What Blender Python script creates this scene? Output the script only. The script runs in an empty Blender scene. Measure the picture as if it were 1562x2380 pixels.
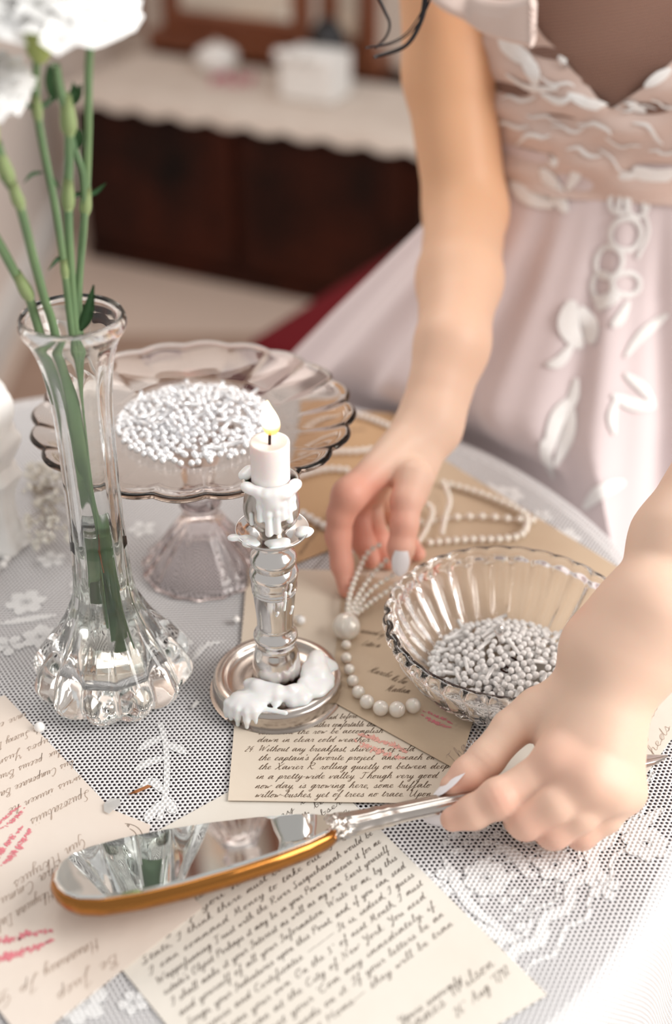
import bpy, bmesh, math, random
import numpy as np
from mathutils import Vector, Matrix
from mathutils.bvhtree import BVHTree
random.seed(7); rng = np.random.default_rng(7)
SC = bpy.context.scene
COL = SC.collection
PI = math.pi
# ------------------------------------------------------------------ camera
T = 0.75                      # table height
H = 0.513                     # camera above the table top
FPX = 3100.0
PITCH = math.radians(33.5)
CAM = Vector((0, 0, T + H))
Fv = Vector((0, math.cos(PITCH), -math.sin(PITCH)))
Uv = Vector((0, math.sin(PITCH), math.cos(PITCH)))
cam = bpy.data.cameras.new('camera'); camo = bpy.data.objects.new('camera', cam); COL.objects.link(camo)
camo.location = CAM; camo.rotation_euler = (PI/2 - PITCH, 0, 0)
cam.sensor_fit = 'VERTICAL'; cam.sensor_height = 36.0; cam.lens = FPX/2380*36
cam.dof.use_dof = True; cam.dof.focus_distance = 0.715; cam.dof.aperture_fstop = 3.2
cam.clip_start = .02
SC.camera = camo
# ------------------------------------------------------------------ world, lights, exposure
w = bpy.data.worlds.new('world'); SC.world = w; w.use_nodes = True
w.node_tree.nodes['Background'].inputs[0].default_value = (1.0, .975, .95, 1)
w.node_tree.nodes['Background'].inputs[1].default_value = 0.54
def area(name, loc, target, sx, sy, power, col):
    l = bpy.data.lights.new(name, 'AREA'); l.shape = 'RECTANGLE'; l.size = sx; l.size_y = sy; l.energy = power; l.color = col
    o = bpy.data.objects.new(name, l); COL.objects.link(o); o.location = loc
    o.rotation_euler = (Vector(target)-Vector(loc)).to_track_quat('-Z', 'Y').to_euler()
    return o
area('window_light', (1.55, .15, 1.75), (0, .6, .8), 1.0, 1.3, 40, (1, .97, .93))
area('back_light', (-.3, 1.9, 2.5), (0, .7, .8), 1.1, .8, 12, (1, .97, .94))  # area light high behind the table, aimed at the table top
SC.view_settings.view_transform = 'Standard'; SC.view_settings.look = 'None'
SC.view_settings.gamma = 1; SC.view_settings.exposure = 0.08
SC.view_settings.use_curve_mapping = False
SC.cycles.max_bounces = 24; SC.cycles.transmission_bounces = 24; SC.cycles.transparent_max_bounces = 48; SC.cycles.glossy_bounces = 8
# ------------------------------------------------------------------ projection helpers (pixel of the 1562x2380 frame -> world)
def ray(x, y): return Fv + Vector((1, 0, 0))*((x-781)/FPX) - Uv*((y-1190)/FPX)
def P(x, y, z=0.0):            # on the plane z above the table top
    d = ray(x, y); t = (T+z-CAM.z)/d.z; return CAM + d*t
def PD(x, y, D):               # at horizontal distance D in front of the camera
    d = ray(x, y); t = D/d.y; return CAM + d*t
def depth(p): return (Vector(p)-CAM).dot(Fv)
# ------------------------------------------------------------------ materials
MATS = {}
def nmat(name):
    m = bpy.data.materials.new(name); m.use_nodes = True; MATS[name] = m
    nt = m.node_tree; return m, nt, nt.nodes['Principled BSDF']
def setp(b, **k):
    for n, v in k.items():
        n = n.replace('_', ' ')
        if n in b.inputs: b.inputs[n].default_value = v
def mat(name, col, rough=.5, metal=0, noise=None, bump=None, **k):
    """noise=(scale, colour2, contrast), bump=(scale, strength)"""
    m, nt, b = nmat(name)
    b.inputs['Base Color'].default_value = (*col, 1); b.inputs['Roughness'].default_value = rough; b.inputs['Metallic'].default_value = metal
    setp(b, **k)
    N, L = nt.nodes, nt.links
    if noise or bump:
        tc = N.new('ShaderNodeTexCoord')
    if noise:
        t = N.new('ShaderNodeTexNoise'); t.inputs['Scale'].default_value = noise[0]; t.inputs['Detail'].default_value = 4
        L.new(tc.outputs['Object'], t.inputs['Vector'])
        r = N.new('ShaderNodeValToRGB'); r.color_ramp.elements[0].position = .5-noise[2]; r.color_ramp.elements[1].position = .5+noise[2]
        r.color_ramp.elements[0].color = (*col, 1); r.color_ramp.elements[1].color = (*noise[1], 1)
        L.new(t.outputs['Fac'], r.inputs[0]); L.new(r.outputs[0], b.inputs['Base Color'])
    if bump:
        t2 = N.new('ShaderNodeTexNoise'); t2.inputs['Scale'].default_value = bump[0]; t2.inputs['Detail'].default_value = 3
        L.new(tc.outputs['Object'], t2.inputs['Vector'])
        bp = N.new('ShaderNodeBump'); bp.inputs['Strength'].default_value = bump[1]; bp.inputs['Distance'].default_value = .002
        L.new(t2.outputs['Fac'], bp.inputs['Height']); L.new(bp.outputs[0], b.inputs['Normal'])
    return m
def mathn(nt, op, a, b=None, c=None):
    n = nt.nodes.new('ShaderNodeMath'); n.operation = op
    for i, v in enumerate((a, b, c)):
        if v is None: continue
        if isinstance(v, (int, float)): n.inputs[i].default_value = v
        else: nt.links.new(v, n.inputs[i])
    return n.outputs[0]
def net_mat(name, col, pitch, thresh, angle, rough=.8, base_alpha=0.0, soft=.35, warp=0.0):
    """woven net: white thread around real see-through holes"""
    m, nt, b = nmat(name); N, L = nt.nodes, nt.links
    b.inputs['Base Color'].default_value = (*col, 1); b.inputs['Roughness'].default_value = rough
    tc = N.new('ShaderNodeTexCoord'); mp = N.new('ShaderNodeMapping'); mp.inputs['Rotation'].default_value = (0, 0, angle)
    L.new(tc.outputs['UV'], mp.inputs['Vector'])
    vec = mp.outputs[0]
    if warp:
        nz = N.new('ShaderNodeTexNoise'); nz.inputs['Scale'].default_value = 9; nz.inputs['Detail'].default_value = 1
        L.new(mp.outputs[0], nz.inputs['Vector'])
        va = N.new('ShaderNodeVectorMath'); va.operation = 'MULTIPLY_ADD'; va.inputs[1].default_value = (warp, warp, 0)
        L.new(nz.outputs['Color'], va.inputs[0]); L.new(mp.outputs[0], va.inputs[2]); vec = va.outputs[0]
    sp = N.new('ShaderNodeSeparateXYZ'); L.new(vec, sp.inputs[0])
    x, y = sp.outputs[0], sp.outputs[1]; k = 2*PI/pitch
    a1 = mathn(nt, 'COSINE', mathn(nt, 'MULTIPLY', x, k))
    ux = mathn(nt, 'MULTIPLY', x, k*.5); uy = mathn(nt, 'MULTIPLY', y, k*.866)
    a2 = mathn(nt, 'COSINE', mathn(nt, 'ADD', ux, uy)); a3 = mathn(nt, 'COSINE', mathn(nt, 'SUBTRACT', ux, uy))
    s = mathn(nt, 'ADD', mathn(nt, 'ADD', a1, a2), a3)      # -1.5 .. 3, maxima = holes
    mr = N.new('ShaderNodeMapRange'); mr.inputs['From Min'].default_value = thresh-soft; mr.inputs['From Max'].default_value = thresh+soft
    mr.inputs['To Min'].default_value = 1.0; mr.inputs['To Max'].default_value = base_alpha
    L.new(s, mr.inputs['Value']); L.new(mr.outputs[0], b.inputs['Alpha'])
    bp = N.new('ShaderNodeBump'); bp.inputs['Strength'].default_value = .5; bp.inputs['Distance'].default_value = .0006; bp.invert = True
    L.new(s, bp.inputs['Height']); L.new(bp.outputs[0], b.inputs['Normal'])
    return m
def glass(name, col=(1, 1, 1), rough=0.0, ior=1.48):
    m, nt, b = nmat(name); nt.nodes.remove(b)
    g = nt.nodes.new('ShaderNodeBsdfGlass'); g.inputs[0].default_value = (*col, 1); g.inputs['Roughness'].default_value = rough; g.inputs['IOR'].default_value = ior
    nt.links.new(g.outputs[0], nt.nodes['Material Output'].inputs[0]); return m
def thinglass(name, col=(1, 1, 1), refl=.6, bump=None):
    """thin moulded glass: straight-through transmission plus fresnel gloss"""
    m, nt, b = nmat(name); nt.nodes.remove(b); N, L = nt.nodes, nt.links
    t = N.new('ShaderNodeBsdfTransparent'); t.inputs[0].default_value = (*col, 1)
    g = N.new('ShaderNodeBsdfGlossy'); g.inputs['Roughness'].default_value = .05
    lw = N.new('ShaderNodeLayerWeight'); lw.inputs['Blend'].default_value = .35
    f = mathn(nt, 'MULTIPLY', lw.outputs['Fresnel'], refl)
    f = mathn(nt, 'ADD', f, .04)
    mx = N.new('ShaderNodeMixShader'); L.new(f, mx.inputs[0]); L.new(t.outputs[0], mx.inputs[1]); L.new(g.outputs[0], mx.inputs[2])
    L.new(mx.outputs[0], N['Material Output'].inputs[0]); return m
def emis(name, col, s):
    m, nt, b = nmat(name); nt.nodes.remove(b); e = nt.nodes.new('ShaderNodeEmission'); e.inputs[0].default_value = (*col, 1); e.inputs[1].default_value = s
    nt.links.new(e.outputs[0], nt.nodes['Material Output'].inputs[0]); return m

M_wall = mat('wall_paint', (.86, .76, .70), .9, noise=(2, (.88, .80, .74), .3))
M_wallb = mat('wall_back_paint', (.80, .70, .62), .9)
M_floor = mat('floor_boards', (.64, .50, .42), .6, noise=(1.5, (.72, .58, .49), .25))
M_white = mat('white_plaster', (.85, .84, .82), .6)
M_wood = mat('dark_walnut', (.008, .004, .003), .6, noise=(5, (.050, .011, .005), .16), Specular_IOR_Level=.15)
M_wood2 = mat('mahogany', (.16, .045, .02), .35, noise=(5, (.24, .08, .035), .25))
M_tabletop = mat('table_wood', (.18, .1, .06), .5)
M_under = mat('mauve_undercloth', (.075, .058, .07), .95, noise=(40, (.095, .075, .088), .3))
M_net = net_mat('lace_net', (.90, .89, .90), .0023, .42, math.radians(27), warp=.006)
M_lace = net_mat('lace_dense', (.93, .93, .93), .0023, 1.9, math.radians(27), base_alpha=.62)
M_linen = mat('white_linen', (.93, .93, .93), .9, bump=(400, .3))
M_silver = mat('polished_silver', (.74, .71, .69), .14, 1.0)
M_tarn = mat('tarnished_silver', (.56, .51, .47), .24, 1.0, bump=(90, .10))
M_brass = mat('amber_brass', (.38, .16, .04), .20, 1.0, bump=(30, .1))
M_mirror = mat('mirror_glass', (.86, .89, .88), .02, 1.0)
M_mirrorbg = mat('old_mirror', (.95, .91, .83), .12, 1.0)
M_wax = mat('white_wax', (.90, .90, .90), .35, Subsurface_Weight=.5, Subsurface_Scale=.004, Coat_Weight=.3)
M_candle = mat('candle_wax', (.93, .86, .84), .4, Subsurface_Weight=.6, Subsurface_Scale=.006)
M_wick = mat('charred_wick', (.03, .015, .01), .9)
M_pearl = mat('pearl', (.86, .80, .72), .13, .12, Coat_Weight=.6, Coat_Roughness=.08, Sheen_Weight=.2, Subsurface_Weight=.15, Subsurface_Scale=.002)
M_pearlw = mat('white_pearl', (.96, .94, .92), .10, 0, Coat_Weight=.8, Coat_Roughness=.05)
M_bead = mat('silver_lined_bead', (.95, .95, .97), .10, .4, Coat_Weight=1.0, Coat_Roughness=.03)
M_vase = glass('clear_pressed_glass', (.995, .998, .995), 0, 1.46)
M_water = glass('water', (.97, .98, .965), 0, 1.33)
M_cut = glass('cut_crystal', (.99, .985, .98), .01, 1.5)
M_smoke = glass('smoky_glass', (.93, .89, .86), .01, 1.42)
M_smoke2 = glass('clear_foot_glass', (.97, .95, .95), .02, 1.42)
M_stem = mat('carnation_stem', (.10, .19, .10), .5, noise=(30, (.19, .29, .13), .25))
M_node = mat('stem_node', (.26, .34, .15), .5)
M_leaf = mat('leaf_green', (.07, .17, .07), .5)
M_calyx = mat('calyx_green', (.26, .36, .07), .5, noise=(40, (.45, .5, .2), .25))
M_petal = mat('white_petal', (.97, .97, .96), .8)
M_brown = mat('withered_leaf', (.35, .13, .04), .7)
M_ink = mat('brown_ink', (.17, .11, .07), .9)
M_ink2 = mat('faded_ink', (.46, .35, .28), .9)
M_ink3 = mat('dark_ink', (.13, .10, .08), .9)
M_lip = mat('lipstick', (.78, .24, .28), .7)
M_lip2 = mat('lipstick_faded', (.80, .40, .33), .8)
M_nail = mat('nail_polish', (.93, .88, .90), .25, Coat_Weight=.5)
M_hair = mat('black_hair', (.012, .011, .014), .3)
M_red = mat('red_velvet', (.12, .006, .010), .85, Specular_IOR_Level=.15)
M_gold = mat('gilt', (.6, .4, .2), .3, 1.0)
M_green = mat('dark_green_glaze', (.02, .03, .022), .3)
M_cream = mat('cream_ceramic', (.72, .64, .58), .5)
M_pink = mat('pink_blossom', (.55, .15, .22), .8)
M_twill = mat('lace_runner_cloth', (.74, .66, .59), .9, noise=(12, (.62, .52, .45), .3))
M_bone = mat('dried_blossom', (.80, .77, .70), .9)
M_twig = mat('dried_twig', (.35, .28, .2), .9)
def paper(name, c1, c2, sc=14):
    return mat(name, c1, .85, noise=(sc, c2, .35), bump=(90, .12))
M_pA = paper('paper_cream', (.80, .71, .60), (.72, .61, .49))
M_pB = paper('paper_ivory', (.82, .79, .73), (.74, .68, .60))
M_pC = paper('paper_blush', (.83, .75, .68), (.78, .67, .58))
M_pD = paper('paper_tan', (.66, .53, .39), (.56, .42, .29))
M_pE = paper('paper_pale', (.82, .78, .71), (.76, .69, .60))
M_pG = paper('paper_kraft', (.58, .38, .22), (.50, .31, .17))
# skin with an attribute: pigment of rosy joints, painted warm shading of far arm
def skin_mat():
    m, nt, b = nmat('skin'); N, L = nt.nodes, nt.links
    at = N.new('ShaderNodeAttribute'); at.attribute_name = 'rosy'
    sp = N.new('ShaderNodeSeparateColor'); L.new(at.outputs['Color'], sp.inputs[0])
    tc = N.new('ShaderNodeTexCoord'); nz = N.new('ShaderNodeTexNoise'); nz.inputs['Scale'].default_value = 22; nz.inputs['Detail'].default_value = 3
    L.new(tc.outputs['Object'], nz.inputs['Vector'])
    f = mathn(nt, 'ADD', mathn(nt, 'MULTIPLY', sp.outputs[0], .9), mathn(nt, 'MULTIPLY', mathn(nt, 'SUBTRACT', nz.outputs['Fac'], .45), .35))
    f.node.use_clamp = True
    mx = N.new('ShaderNodeMix'); mx.data_type = 'RGBA'; L.new(f, mx.inputs[0])
    mx.inputs[6].default_value = (.82, .58, .45, 1); mx.inputs[7].default_value = (.76, .36, .27, 1)
    mx2 = N.new('ShaderNodeMix'); mx2.data_type = 'RGBA'; L.new(sp.outputs[1], mx2.inputs[0]); L.new(mx.outputs[2], mx2.inputs[6]); mx2.inputs[7].default_value = (.76, .42, .23, 1)
    L.new(mx2.outputs[2], b.inputs['Base Color'])
    setp(b, Roughness=.48, Subsurface_Weight=.35, Subsurface_Scale=.006, Specular_IOR_Level=.35)
    b.inputs['Subsurface Radius'].default_value = (1, .35, .2)
    n2 = N.new('ShaderNodeTexNoise'); n2.inputs['Scale'].default_value = 900; L.new(tc.outputs['Object'], n2.inputs['Vector'])
    bp = N.new('ShaderNodeBump'); bp.inputs['Strength'].default_value = .12; bp.inputs['Distance'].default_value = .0004
    L.new(n2.outputs['Fac'], bp.inputs['Height']); L.new(bp.outputs[0], b.inputs['Normal'])
    return m
M_skin = skin_mat()
M_dress = mat('blush_tulle', (.76, .66, .67), .95, Sheen_Weight=.3, bump=(500, .15))
M_bodice = mat('draped_tulle', (.66, .48, .41), .9, Sheen_Weight=.3, noise=(9, (.80, .68, .63), .3))
M_illus = net_mat('sheer_mesh', (.30, .17, .13), .0022, .9, .4, base_alpha=.25)
M_appl = mat('white_applique', (.95, .94, .93), .8, bump=(700, .5))

# ------------------------------------------------------------------ object helpers
def tag(o, label=None, cat=None, group=None, kind=None):
    if label: o['label'] = label
    if cat: o['category'] = cat
    if group: o['group'] = group
    if kind: o['kind'] = kind
    return o
def thing(name, label, cat, loc=(0, 0, 0), group=None):
    o = bpy.data.objects.new(name, None); COL.objects.link(o); o.location = loc; o.empty_display_size = .02
    return tag(o, label, cat, group)
def link(name, me, m, parent=None, smooth=True):
    if m and len(me.materials) == 0: me.materials.append(m)
    if smooth and len(me.polygons): me.polygons.foreach_set('use_smooth', [True]*len(me.polygons))
    if smooth and m and m.name in ('polished_silver', 'tarnished_silver', 'white_plaster', 'dark_walnut'): me.set_sharp_from_angle(angle=math.radians(38))
    o = bpy.data.objects.new(name, me); COL.objects.link(o)
    if parent:
        o.parent = parent
        M = Matrix.Translation(parent.location); q = parent.parent
        while q: M = Matrix.Translation(q.location) @ M; q = q.parent
        # parents are only ever translated; children keep world-space mesh coordinates moved into the local frame
        me.transform(M.inverted()); me.update()
    return o
def obj(name, bm, m, parent=None, smooth=True):
    me = bpy.data.meshes.new(name); bm.to_mesh(me); bm.free(); return link(name, me, m, parent, smooth)
def pyobj(name, v, f, m, parent=None, smooth=True):
    me = bpy.data.meshes.new(name); me.from_pydata([tuple(a) for a in v], [], [tuple(int(i) for i in q) for q in f]); me.update()
    return link(name, me, m, parent, smooth)
def struct(name, bm, m, smooth=False):
    return tag(obj(name, bm, m, None, smooth), kind='structure')
def box(bm, x0, x1, y0, y1, z0, z1, M=None, bev=0):
    r = bmesh.ops.create_cube(bm, size=1)
    for v in r['verts']:
        v.co = Vector((x0+(v.co.x+.5)*(x1-x0), y0+(v.co.y+.5)*(y1-y0), z0+(v.co.z+.5)*(z1-z0)))
    vs = r['verts']
    if bev:
        es = list({e for v in vs for e in v.link_edges})
        q = bmesh.ops.bevel(bm, geom=es, offset=bev, segments=2, affect='EDGES', profile=.5)
        vs = list({v for f in q['faces'] for v in f.verts} | {v for v in vs if v.is_valid})
    if M: bmesh.ops.transform(bm, matrix=M, verts=[v for v in vs if v.is_valid])
def catmull(pts, n=6):
    pts = [Vector(p) for p in pts]
    if len(pts) < 3:
        return [pts[0].lerp(pts[-1], i/n) for i in range(n+1)]
    out = []; Q = [pts[0]*2-pts[1]]+pts+[pts[-1]*2-pts[-2]]
    for i in range(1, len(Q)-2):
        p0, p1, p2, p3 = Q[i-1:i+3]
        for j in range(n):
            t = j/n
            out.append(.5*((2*p1)+(p2-p0)*t+(2*p0-5*p1+4*p2-p3)*t*t+(3*p1-p0-3*p2+p3)*t**3))
    out.append(pts[-1]); return out
def tube(bm, pts, rad, seg=8, caps=True):
    """pts: list of Vector, rad: float or list"""
    n = len(pts); rad = rad if hasattr(rad, '__len__') else [rad]*n
    rings = []; up = Vector((.13, .21, 1)).normalized()
    for i, p in enumerate(pts):
        d = (pts[min(i+1, n-1)]-pts[max(i-1, 0)]).normalized()
        a = d.cross(up)
        if a.length < 1e-3: a = d.cross(Vector((1, 0, 0)))
        a.normalize(); b = d.cross(a); up = a.cross(d)
        rings.append([bm.verts.new(p+(a*math.cos(t)+b*math.sin(t))*rad[i]) for t in [2*PI*k/seg for k in range(seg)]])
    for i in range(n-1):
        for k in range(seg):
            bm.faces.new((rings[i][k], rings[i][(k+1) % seg], rings[i+1][(k+1) % seg], rings[i+1][k]))
    if caps:
        bm.faces.new(rings[0]); bm.faces.new(list(reversed(rings[-1])))
def lathe(prof, center, seg=64, lobes=None, closed=True, nlobe=0, cap=False):
    """prof list of (r, z[, lobe amplitude]); returns bmesh. closed=True joins last ring to first (hollow solid)"""
    bm = bmesh.new(); rings = []
    for q in prof:
        r, z = q[0], q[1]; am = q[2] if len(q) > 2 else 0
        if r < 1e-6:
            rings.append([bm.verts.new((center[0], center[1], center[2]+z))]); continue
        ring = []
        for k in range(seg):
            t = 2*PI*k/seg; rr = r
            if am: rr = r*(1+am*lobes(t))
            ring.append(bm.verts.new((center[0]+rr*math.cos(t), center[1]+rr*math.sin(t), center[2]+z)))
        rings.append(ring)
    R = rings+([rings[0]] if closed else [])
    for a, b in zip(R[:-1], R[1:]):
        for k in range(seg):
            k2 = (k+1) % seg
            if len(a) == 1 and len(b) == 1: break
            if len(a) == 1: bm.faces.new((a[0], b[k2], b[k]))
            elif len(b) == 1: bm.faces.new((a[k], a[k2], b[0]))
            else: bm.faces.new((a[k], a[k2], b[k2], b[k]))
    bmesh.ops.recalc_face_normals(bm, faces=bm.faces)
    return bm
def smooth_prof(pts, n=4):
    v = catmull([Vector((*(list(p)+[0])[:3],)) for p in pts], n)
    return [(max(a.x, 0), a.y, a.z) for a in v]
def ribbon(bm, pts, wid, nrm, crown=0.0, taper=True):
    """flat strip of width wid (list or float) along pts; nrm: Vector or list"""
    n = len(pts); prev = None
    for i, p in enumerate(pts):
        d = pts[min(i+1, n-1)]-pts[max(i-1, 0)]
        N_ = nrm[i] if isinstance(nrm, list) else nrm
        s = d.cross(N_)
        if s.length < 1e-9: s = Vector((1, 0, 0))
        s.normalize(); w_ = wid[i] if hasattr(wid, '__len__') else wid
        row = [bm.verts.new(p-s*w_/2), bm.verts.new(p+N_*crown), bm.verts.new(p+s*w_/2)] if crown else [bm.verts.new(p-s*w_/2), bm.verts.new(p+s*w_/2)]
        if prev:
            for a in range(len(row)-1): bm.faces.new((prev[a], prev[a+1], row[a+1], row[a]))
        prev = row
# ------------------------------------------------------------------ implicit surfaces (smooth blended bodies, wax)
def cone_sdf(p, a, b, r1, r2):
    a = np.asarray(a, float); b = np.asarray(b, float); ba = b-a; l2 = max((ba**2).sum(), 1e-12)
    t = np.clip(((p-a)@ba)/l2, 0, 1)
    return np.sqrt(((p-a-t[:, None]*ba)**2).sum(1))-(r1+(r2-r1)*t)
def ell_sdf(p, c, r):
    q = p-np.asarray(c, float); r = np.asarray(r, float)
    k0 = np.sqrt(((q/r)**2).sum(1)); k1 = np.sqrt(((q/r**2)**2).sum(1))+1e-9
    return k0*(k0-1)/k1
def smin(a, b, k):
    if k <= 0: return np.minimum(a, b)
    h = np.maximum(k-np.abs(a-b), 0)/k
    return np.minimum(a, b)-h*h*k*.25
def prim(p, q):
    return ell_sdf(p, q[1], q[2]) if q[0] == 'e' else cone_sdf(p, q[1], q[2], q[3], q[4])
def group_sdf(prims, k):
    def f(p):
        d = prim(p, prims[0])
        for q in prims[1:]: d = smin(d, prim(p, q), k)
        return d
    return f
def chain(pts, rad): return [('c', pts[i], pts[i+1], rad[i], rad[i+1]) for i in range(len(pts)-1)]
def sdf_mesh(f, lo, hi, vox, newton=2):
    lo = np.array(lo, float); hi = np.array(hi, float); L = 4
    n = np.ceil((hi-lo)/(vox*2**L)).astype(int)
    c = np.stack(np.meshgrid(*[np.arange(k) for k in n], indexing='ij'), -1).reshape(-1, 3)
    for l in range(L, -1, -1):
        s = vox*2**l
        v = f(lo+(c+.5)*s); c = c[np.abs(v) < s*.87*1.25+.001*(l > 0)]
        if l: c = (c[:, None, :]*2+np.array([[i, j, k] for i in (0, 1) for j in (0, 1) for k in (0, 1)])[None]).reshape(-1, 3)
    M = 1 << 20
    key = lambda a: (a[..., 0].astype(np.int64)+5)*M*M+(a[..., 1].astype(np.int64)+5)*M+(a[..., 2].astype(np.int64)+5)
    off = np.array([[i, j, k] for i in (0, 1) for j in (0, 1) for k in (0, 1)])
    cor = (c[:, None, :]+off[None]).reshape(-1, 3); ck = key(cor); uk, ui, inv = np.unique(ck, return_index=True, return_inverse=True)
    up = cor[ui]; val = f(lo+up*vox); cv = val[inv.reshape(-1)].reshape(-1, 8)
    act = (cv.min(1) < 0) & (cv.max(1) >= 0); c = c[act]; cv = cv[act]
    E = [(a, b) for a in range(8) for b in range(a+1, 8) if (off[a] != off[b]).sum() == 1]
    acc = np.zeros((len(c), 3)); cnt = np.zeros(len(c))
    for a, b in E:
        x = (cv[:, a] < 0) != (cv[:, b] < 0); t = cv[:, a]/(cv[:, a]-cv[:, b]+1e-20)
        acc += np.where(x[:, None], off[a]+(off[b]-off[a])*t[:, None], 0); cnt += x
    V = lo+(c+acc/cnt[:, None])*vox
    e = vox*.25
    for _ in range(newton):
        v = f(V); g = np.stack([f(V+np.eye(3)[i]*e)-f(V-np.eye(3)[i]*e) for i in range(3)], 1)/(2*e)
        V = V-np.clip(v, -vox*.5, vox*.5)[:, None]*g/np.maximum((g**2).sum(1), .25)[:, None]
    kc = key(c); order = np.argsort(kc); ks = kc[order]
    def look(q):
        i = np.clip(np.searchsorted(ks, q), 0, len(ks)-1); ok = ks[i] == q; return order[i], ok
    F = []
    for ax in range(3):
        st = np.zeros(3, int); st[ax] = 1; j = np.searchsorted(uk, key(up+st)); j = np.clip(j, 0, len(uk)-1); ok = uk[j] == key(up+st)
        x = ok & ((val < 0) != (val[j] < 0)); p = up[x]; neg = val[x] < 0
        b_, c_ = (ax+1) % 3, (ax+2) % 3; eb = np.zeros(3, int); eb[b_] = 1; ec = np.zeros(3, int); ec[c_] = 1
        ids = [look(key(p-d)) for d in (0*eb, eb, eb+ec, ec)]
        good = ids[0][1] & ids[1][1] & ids[2][1] & ids[3][1]
        Q = np.stack([i[0] for i in ids], 1)[good]; ng = neg[good]
        Q[~ng] = Q[~ng][:, ::-1]; F.append(Q)
    return V, np.concatenate(F)
def np_mesh(name, V, F, m, parent=None):
    me = bpy.data.meshes.new(name); me.vertices.add(len(V)); me.vertices.foreach_set('co', np.asarray(V, np.float32).ravel())
    me.loops.add(len(F)*4); me.loops.foreach_set('vertex_index', F.astype(np.int32).ravel())
    me.polygons.add(len(F)); me.polygons.foreach_set('loop_start', np.arange(0, len(F)*4, 4, dtype=np.int32))
    me.update(calc_edges=True); me.validate()
    return link(name, me, m, parent)
# ================================================================== SETTING
bm = bmesh.new(); box(bm, -3, 3, -2, 4.2, -.05, 0); struct('floor', bm, M_floor)
bm = bmesh.new(); box(bm, -3, 3, 4.2, 4.3, 0, 2.7); struct('wall_back', bm, M_wallb)
bm = bmesh.new(); box(bm, -.78, -.70, .9, 4.2, 0, 2.7); struct('wall_left', bm, M_wall)
bm = bmesh.new(); box(bm, -.70, -.685, .9, 4.2, 0, .09, bev=.003); struct('baseboard_left', bm, M_white)
# ================================================================== TABLE
TC = (-.133, .618); TR = .345
tb = thing('round_table', 'small round table hidden under mauve cloth and white lace', 'table', (TC[0], TC[1], 0))
bm = lathe([(0, T-.03), (TR-.012, T-.03), (TR-.006, T-.022), (TR-.006, T-.008), (TR-.012, T-.005), (0, T-.005)], (TC[0], TC[1], 0), 96, closed=False); obj('tabletop', bm, M_tabletop, tb)
bm = lathe(smooth_prof([(.20, 0), (.20, .03), (.05, .07), (.03, .2), (.045, .4), (.03, .6), (.06, .70), (.10, T-.031)]), (TC[0], TC[1], 0), 32, closed=False); obj('pedestal', bm, M_tabletop, tb)
def cloth(name, z, R, drop, fold, m, parent=None, nth=300, und=0.0):
    V = []; F = []; UV = []
    rr = [0.0]+[R*i/40 for i in range(1, 39)]+[R*.985, R*.995]
    rows = []
    for r in rr: rows.append((r, z-(0 if r < R*.98 else (.0006 if r < R*.99 else .002)), 0, r))
    s = R
    for i in range(1, 26):
        d = drop*i/25; s = R+d
        rows.append((R+min(drop*.5, .004+.012*(i/25)), z-min(.004, drop)-d, fold*min(1, i/8)*(.4+.6*i/25), s))
    for (r, zz, a, sl) in rows:
        for k in range(nth):
            t = 2*PI*k/nth
            f = a*(math.sin(13*t)+.5*math.sin(29*t+1)+.3*math.sin(47*t+2.2))
            ro = r+f+a*1.2
            V.append((TC[0]+ro*math.cos(t), TC[1]+ro*math.sin(t), T+zz+(und*math.sin(ro*60+3*math.cos(t*3)) if r < R*.9 and r > 0 else 0)))
            UV.append((sl*math.cos(t), sl*math.sin(t)))
    n = len(rows)
    for i in range(n-1):
        for k in range(nth):
            k2 = (k+1) % nth; F.append((i*nth+k, (i+1)*nth+k, (i+1)*nth+k2, i*nth+k2))
    me = bpy.data.meshes.new(name); me.from_pydata(V, [], F); me.update()
    uv = me.uv_layers.new(name='UVMap'); idx = np.empty(len(me.loops), np.int32); me.loops.foreach_get('vertex_index', idx)
    uv.data.foreach_set('uv', np.array(UV, np.float32)[idx].ravel())
    o = link(name, me, m, parent)
    return o
uc = cloth('undercloth', -.0025, TR-.010, .002, .0, M_under); tag(uc, 'dark mauve undercloth showing through the net holes', 'tablecloth')
ucw = cloth('white_undercloth', -.0045, TR-.0035, .62, .008, M_linen)
tag(ucw, 'plain white cloth hanging down around the table side', 'tablecloth')
ltc = cloth('lace_tablecloth', 0, TR, .55, .009, M_net); tag(ltc, 'white lace net tablecloth spread over the round table', 'tablecloth')
# -------- lace motifs on the net (flat woven flowers, leaves, stems)
def flat_uv(o):
    me = o.data; uv = me.uv_layers.new(name='UVMap'); co = np.empty(len(me.vertices)*3, np.float32); me.vertices.foreach_get('co', co); co = co.reshape(-1, 3)
    idx = np.empty(len(me.loops), np.int32); me.loops.foreach_get('vertex_index', idx); uv.data.foreach_set('uv', co[idx][:, :2].ravel())
ZL = .0005
def wstroke(bm, pts, wmm, leaf=False, z=ZL, n=5, fn=None):
    """woven stroke through pixels"""
    z = .0004+random.uniform(-.00006, .00006)
    pp = [P(x, y, z) for x, y in pts] if not isinstance(pts[0], Vector) else pts
    pp = catmull(pp, n); m_ = len(pp)-1
    if leaf: wd = [max(.05, math.sin(PI*(.04+.92*i/m_))**.7)*wmm for i in range(m_+1)]
    else: wd = wmm
    ribbon(bm, pp, wd, Vector((0, 0, 1)))
bm = bmesh.new()
wstroke(bm, [(372, 1680), (385, 1730), (388, 1800), (384, 1850), (370, 1905)], .0032)
for a in [[(385, 1710), (350, 1725), (320, 1745)], [(388, 1730), (410, 1738), (432, 1752)], [(384, 1845), (350, 1815), (322, 1840)], [(386, 1850), (400, 1880), (405, 1890)], [(380, 1860), (350, 1890), (340, 1910)],
          [(385, 1760), (350, 1770), (312, 1790)]]:
    wstroke(bm, a, .0055, True)
obj('lace_sprig', bm, M_lace, ltc, False)
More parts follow.
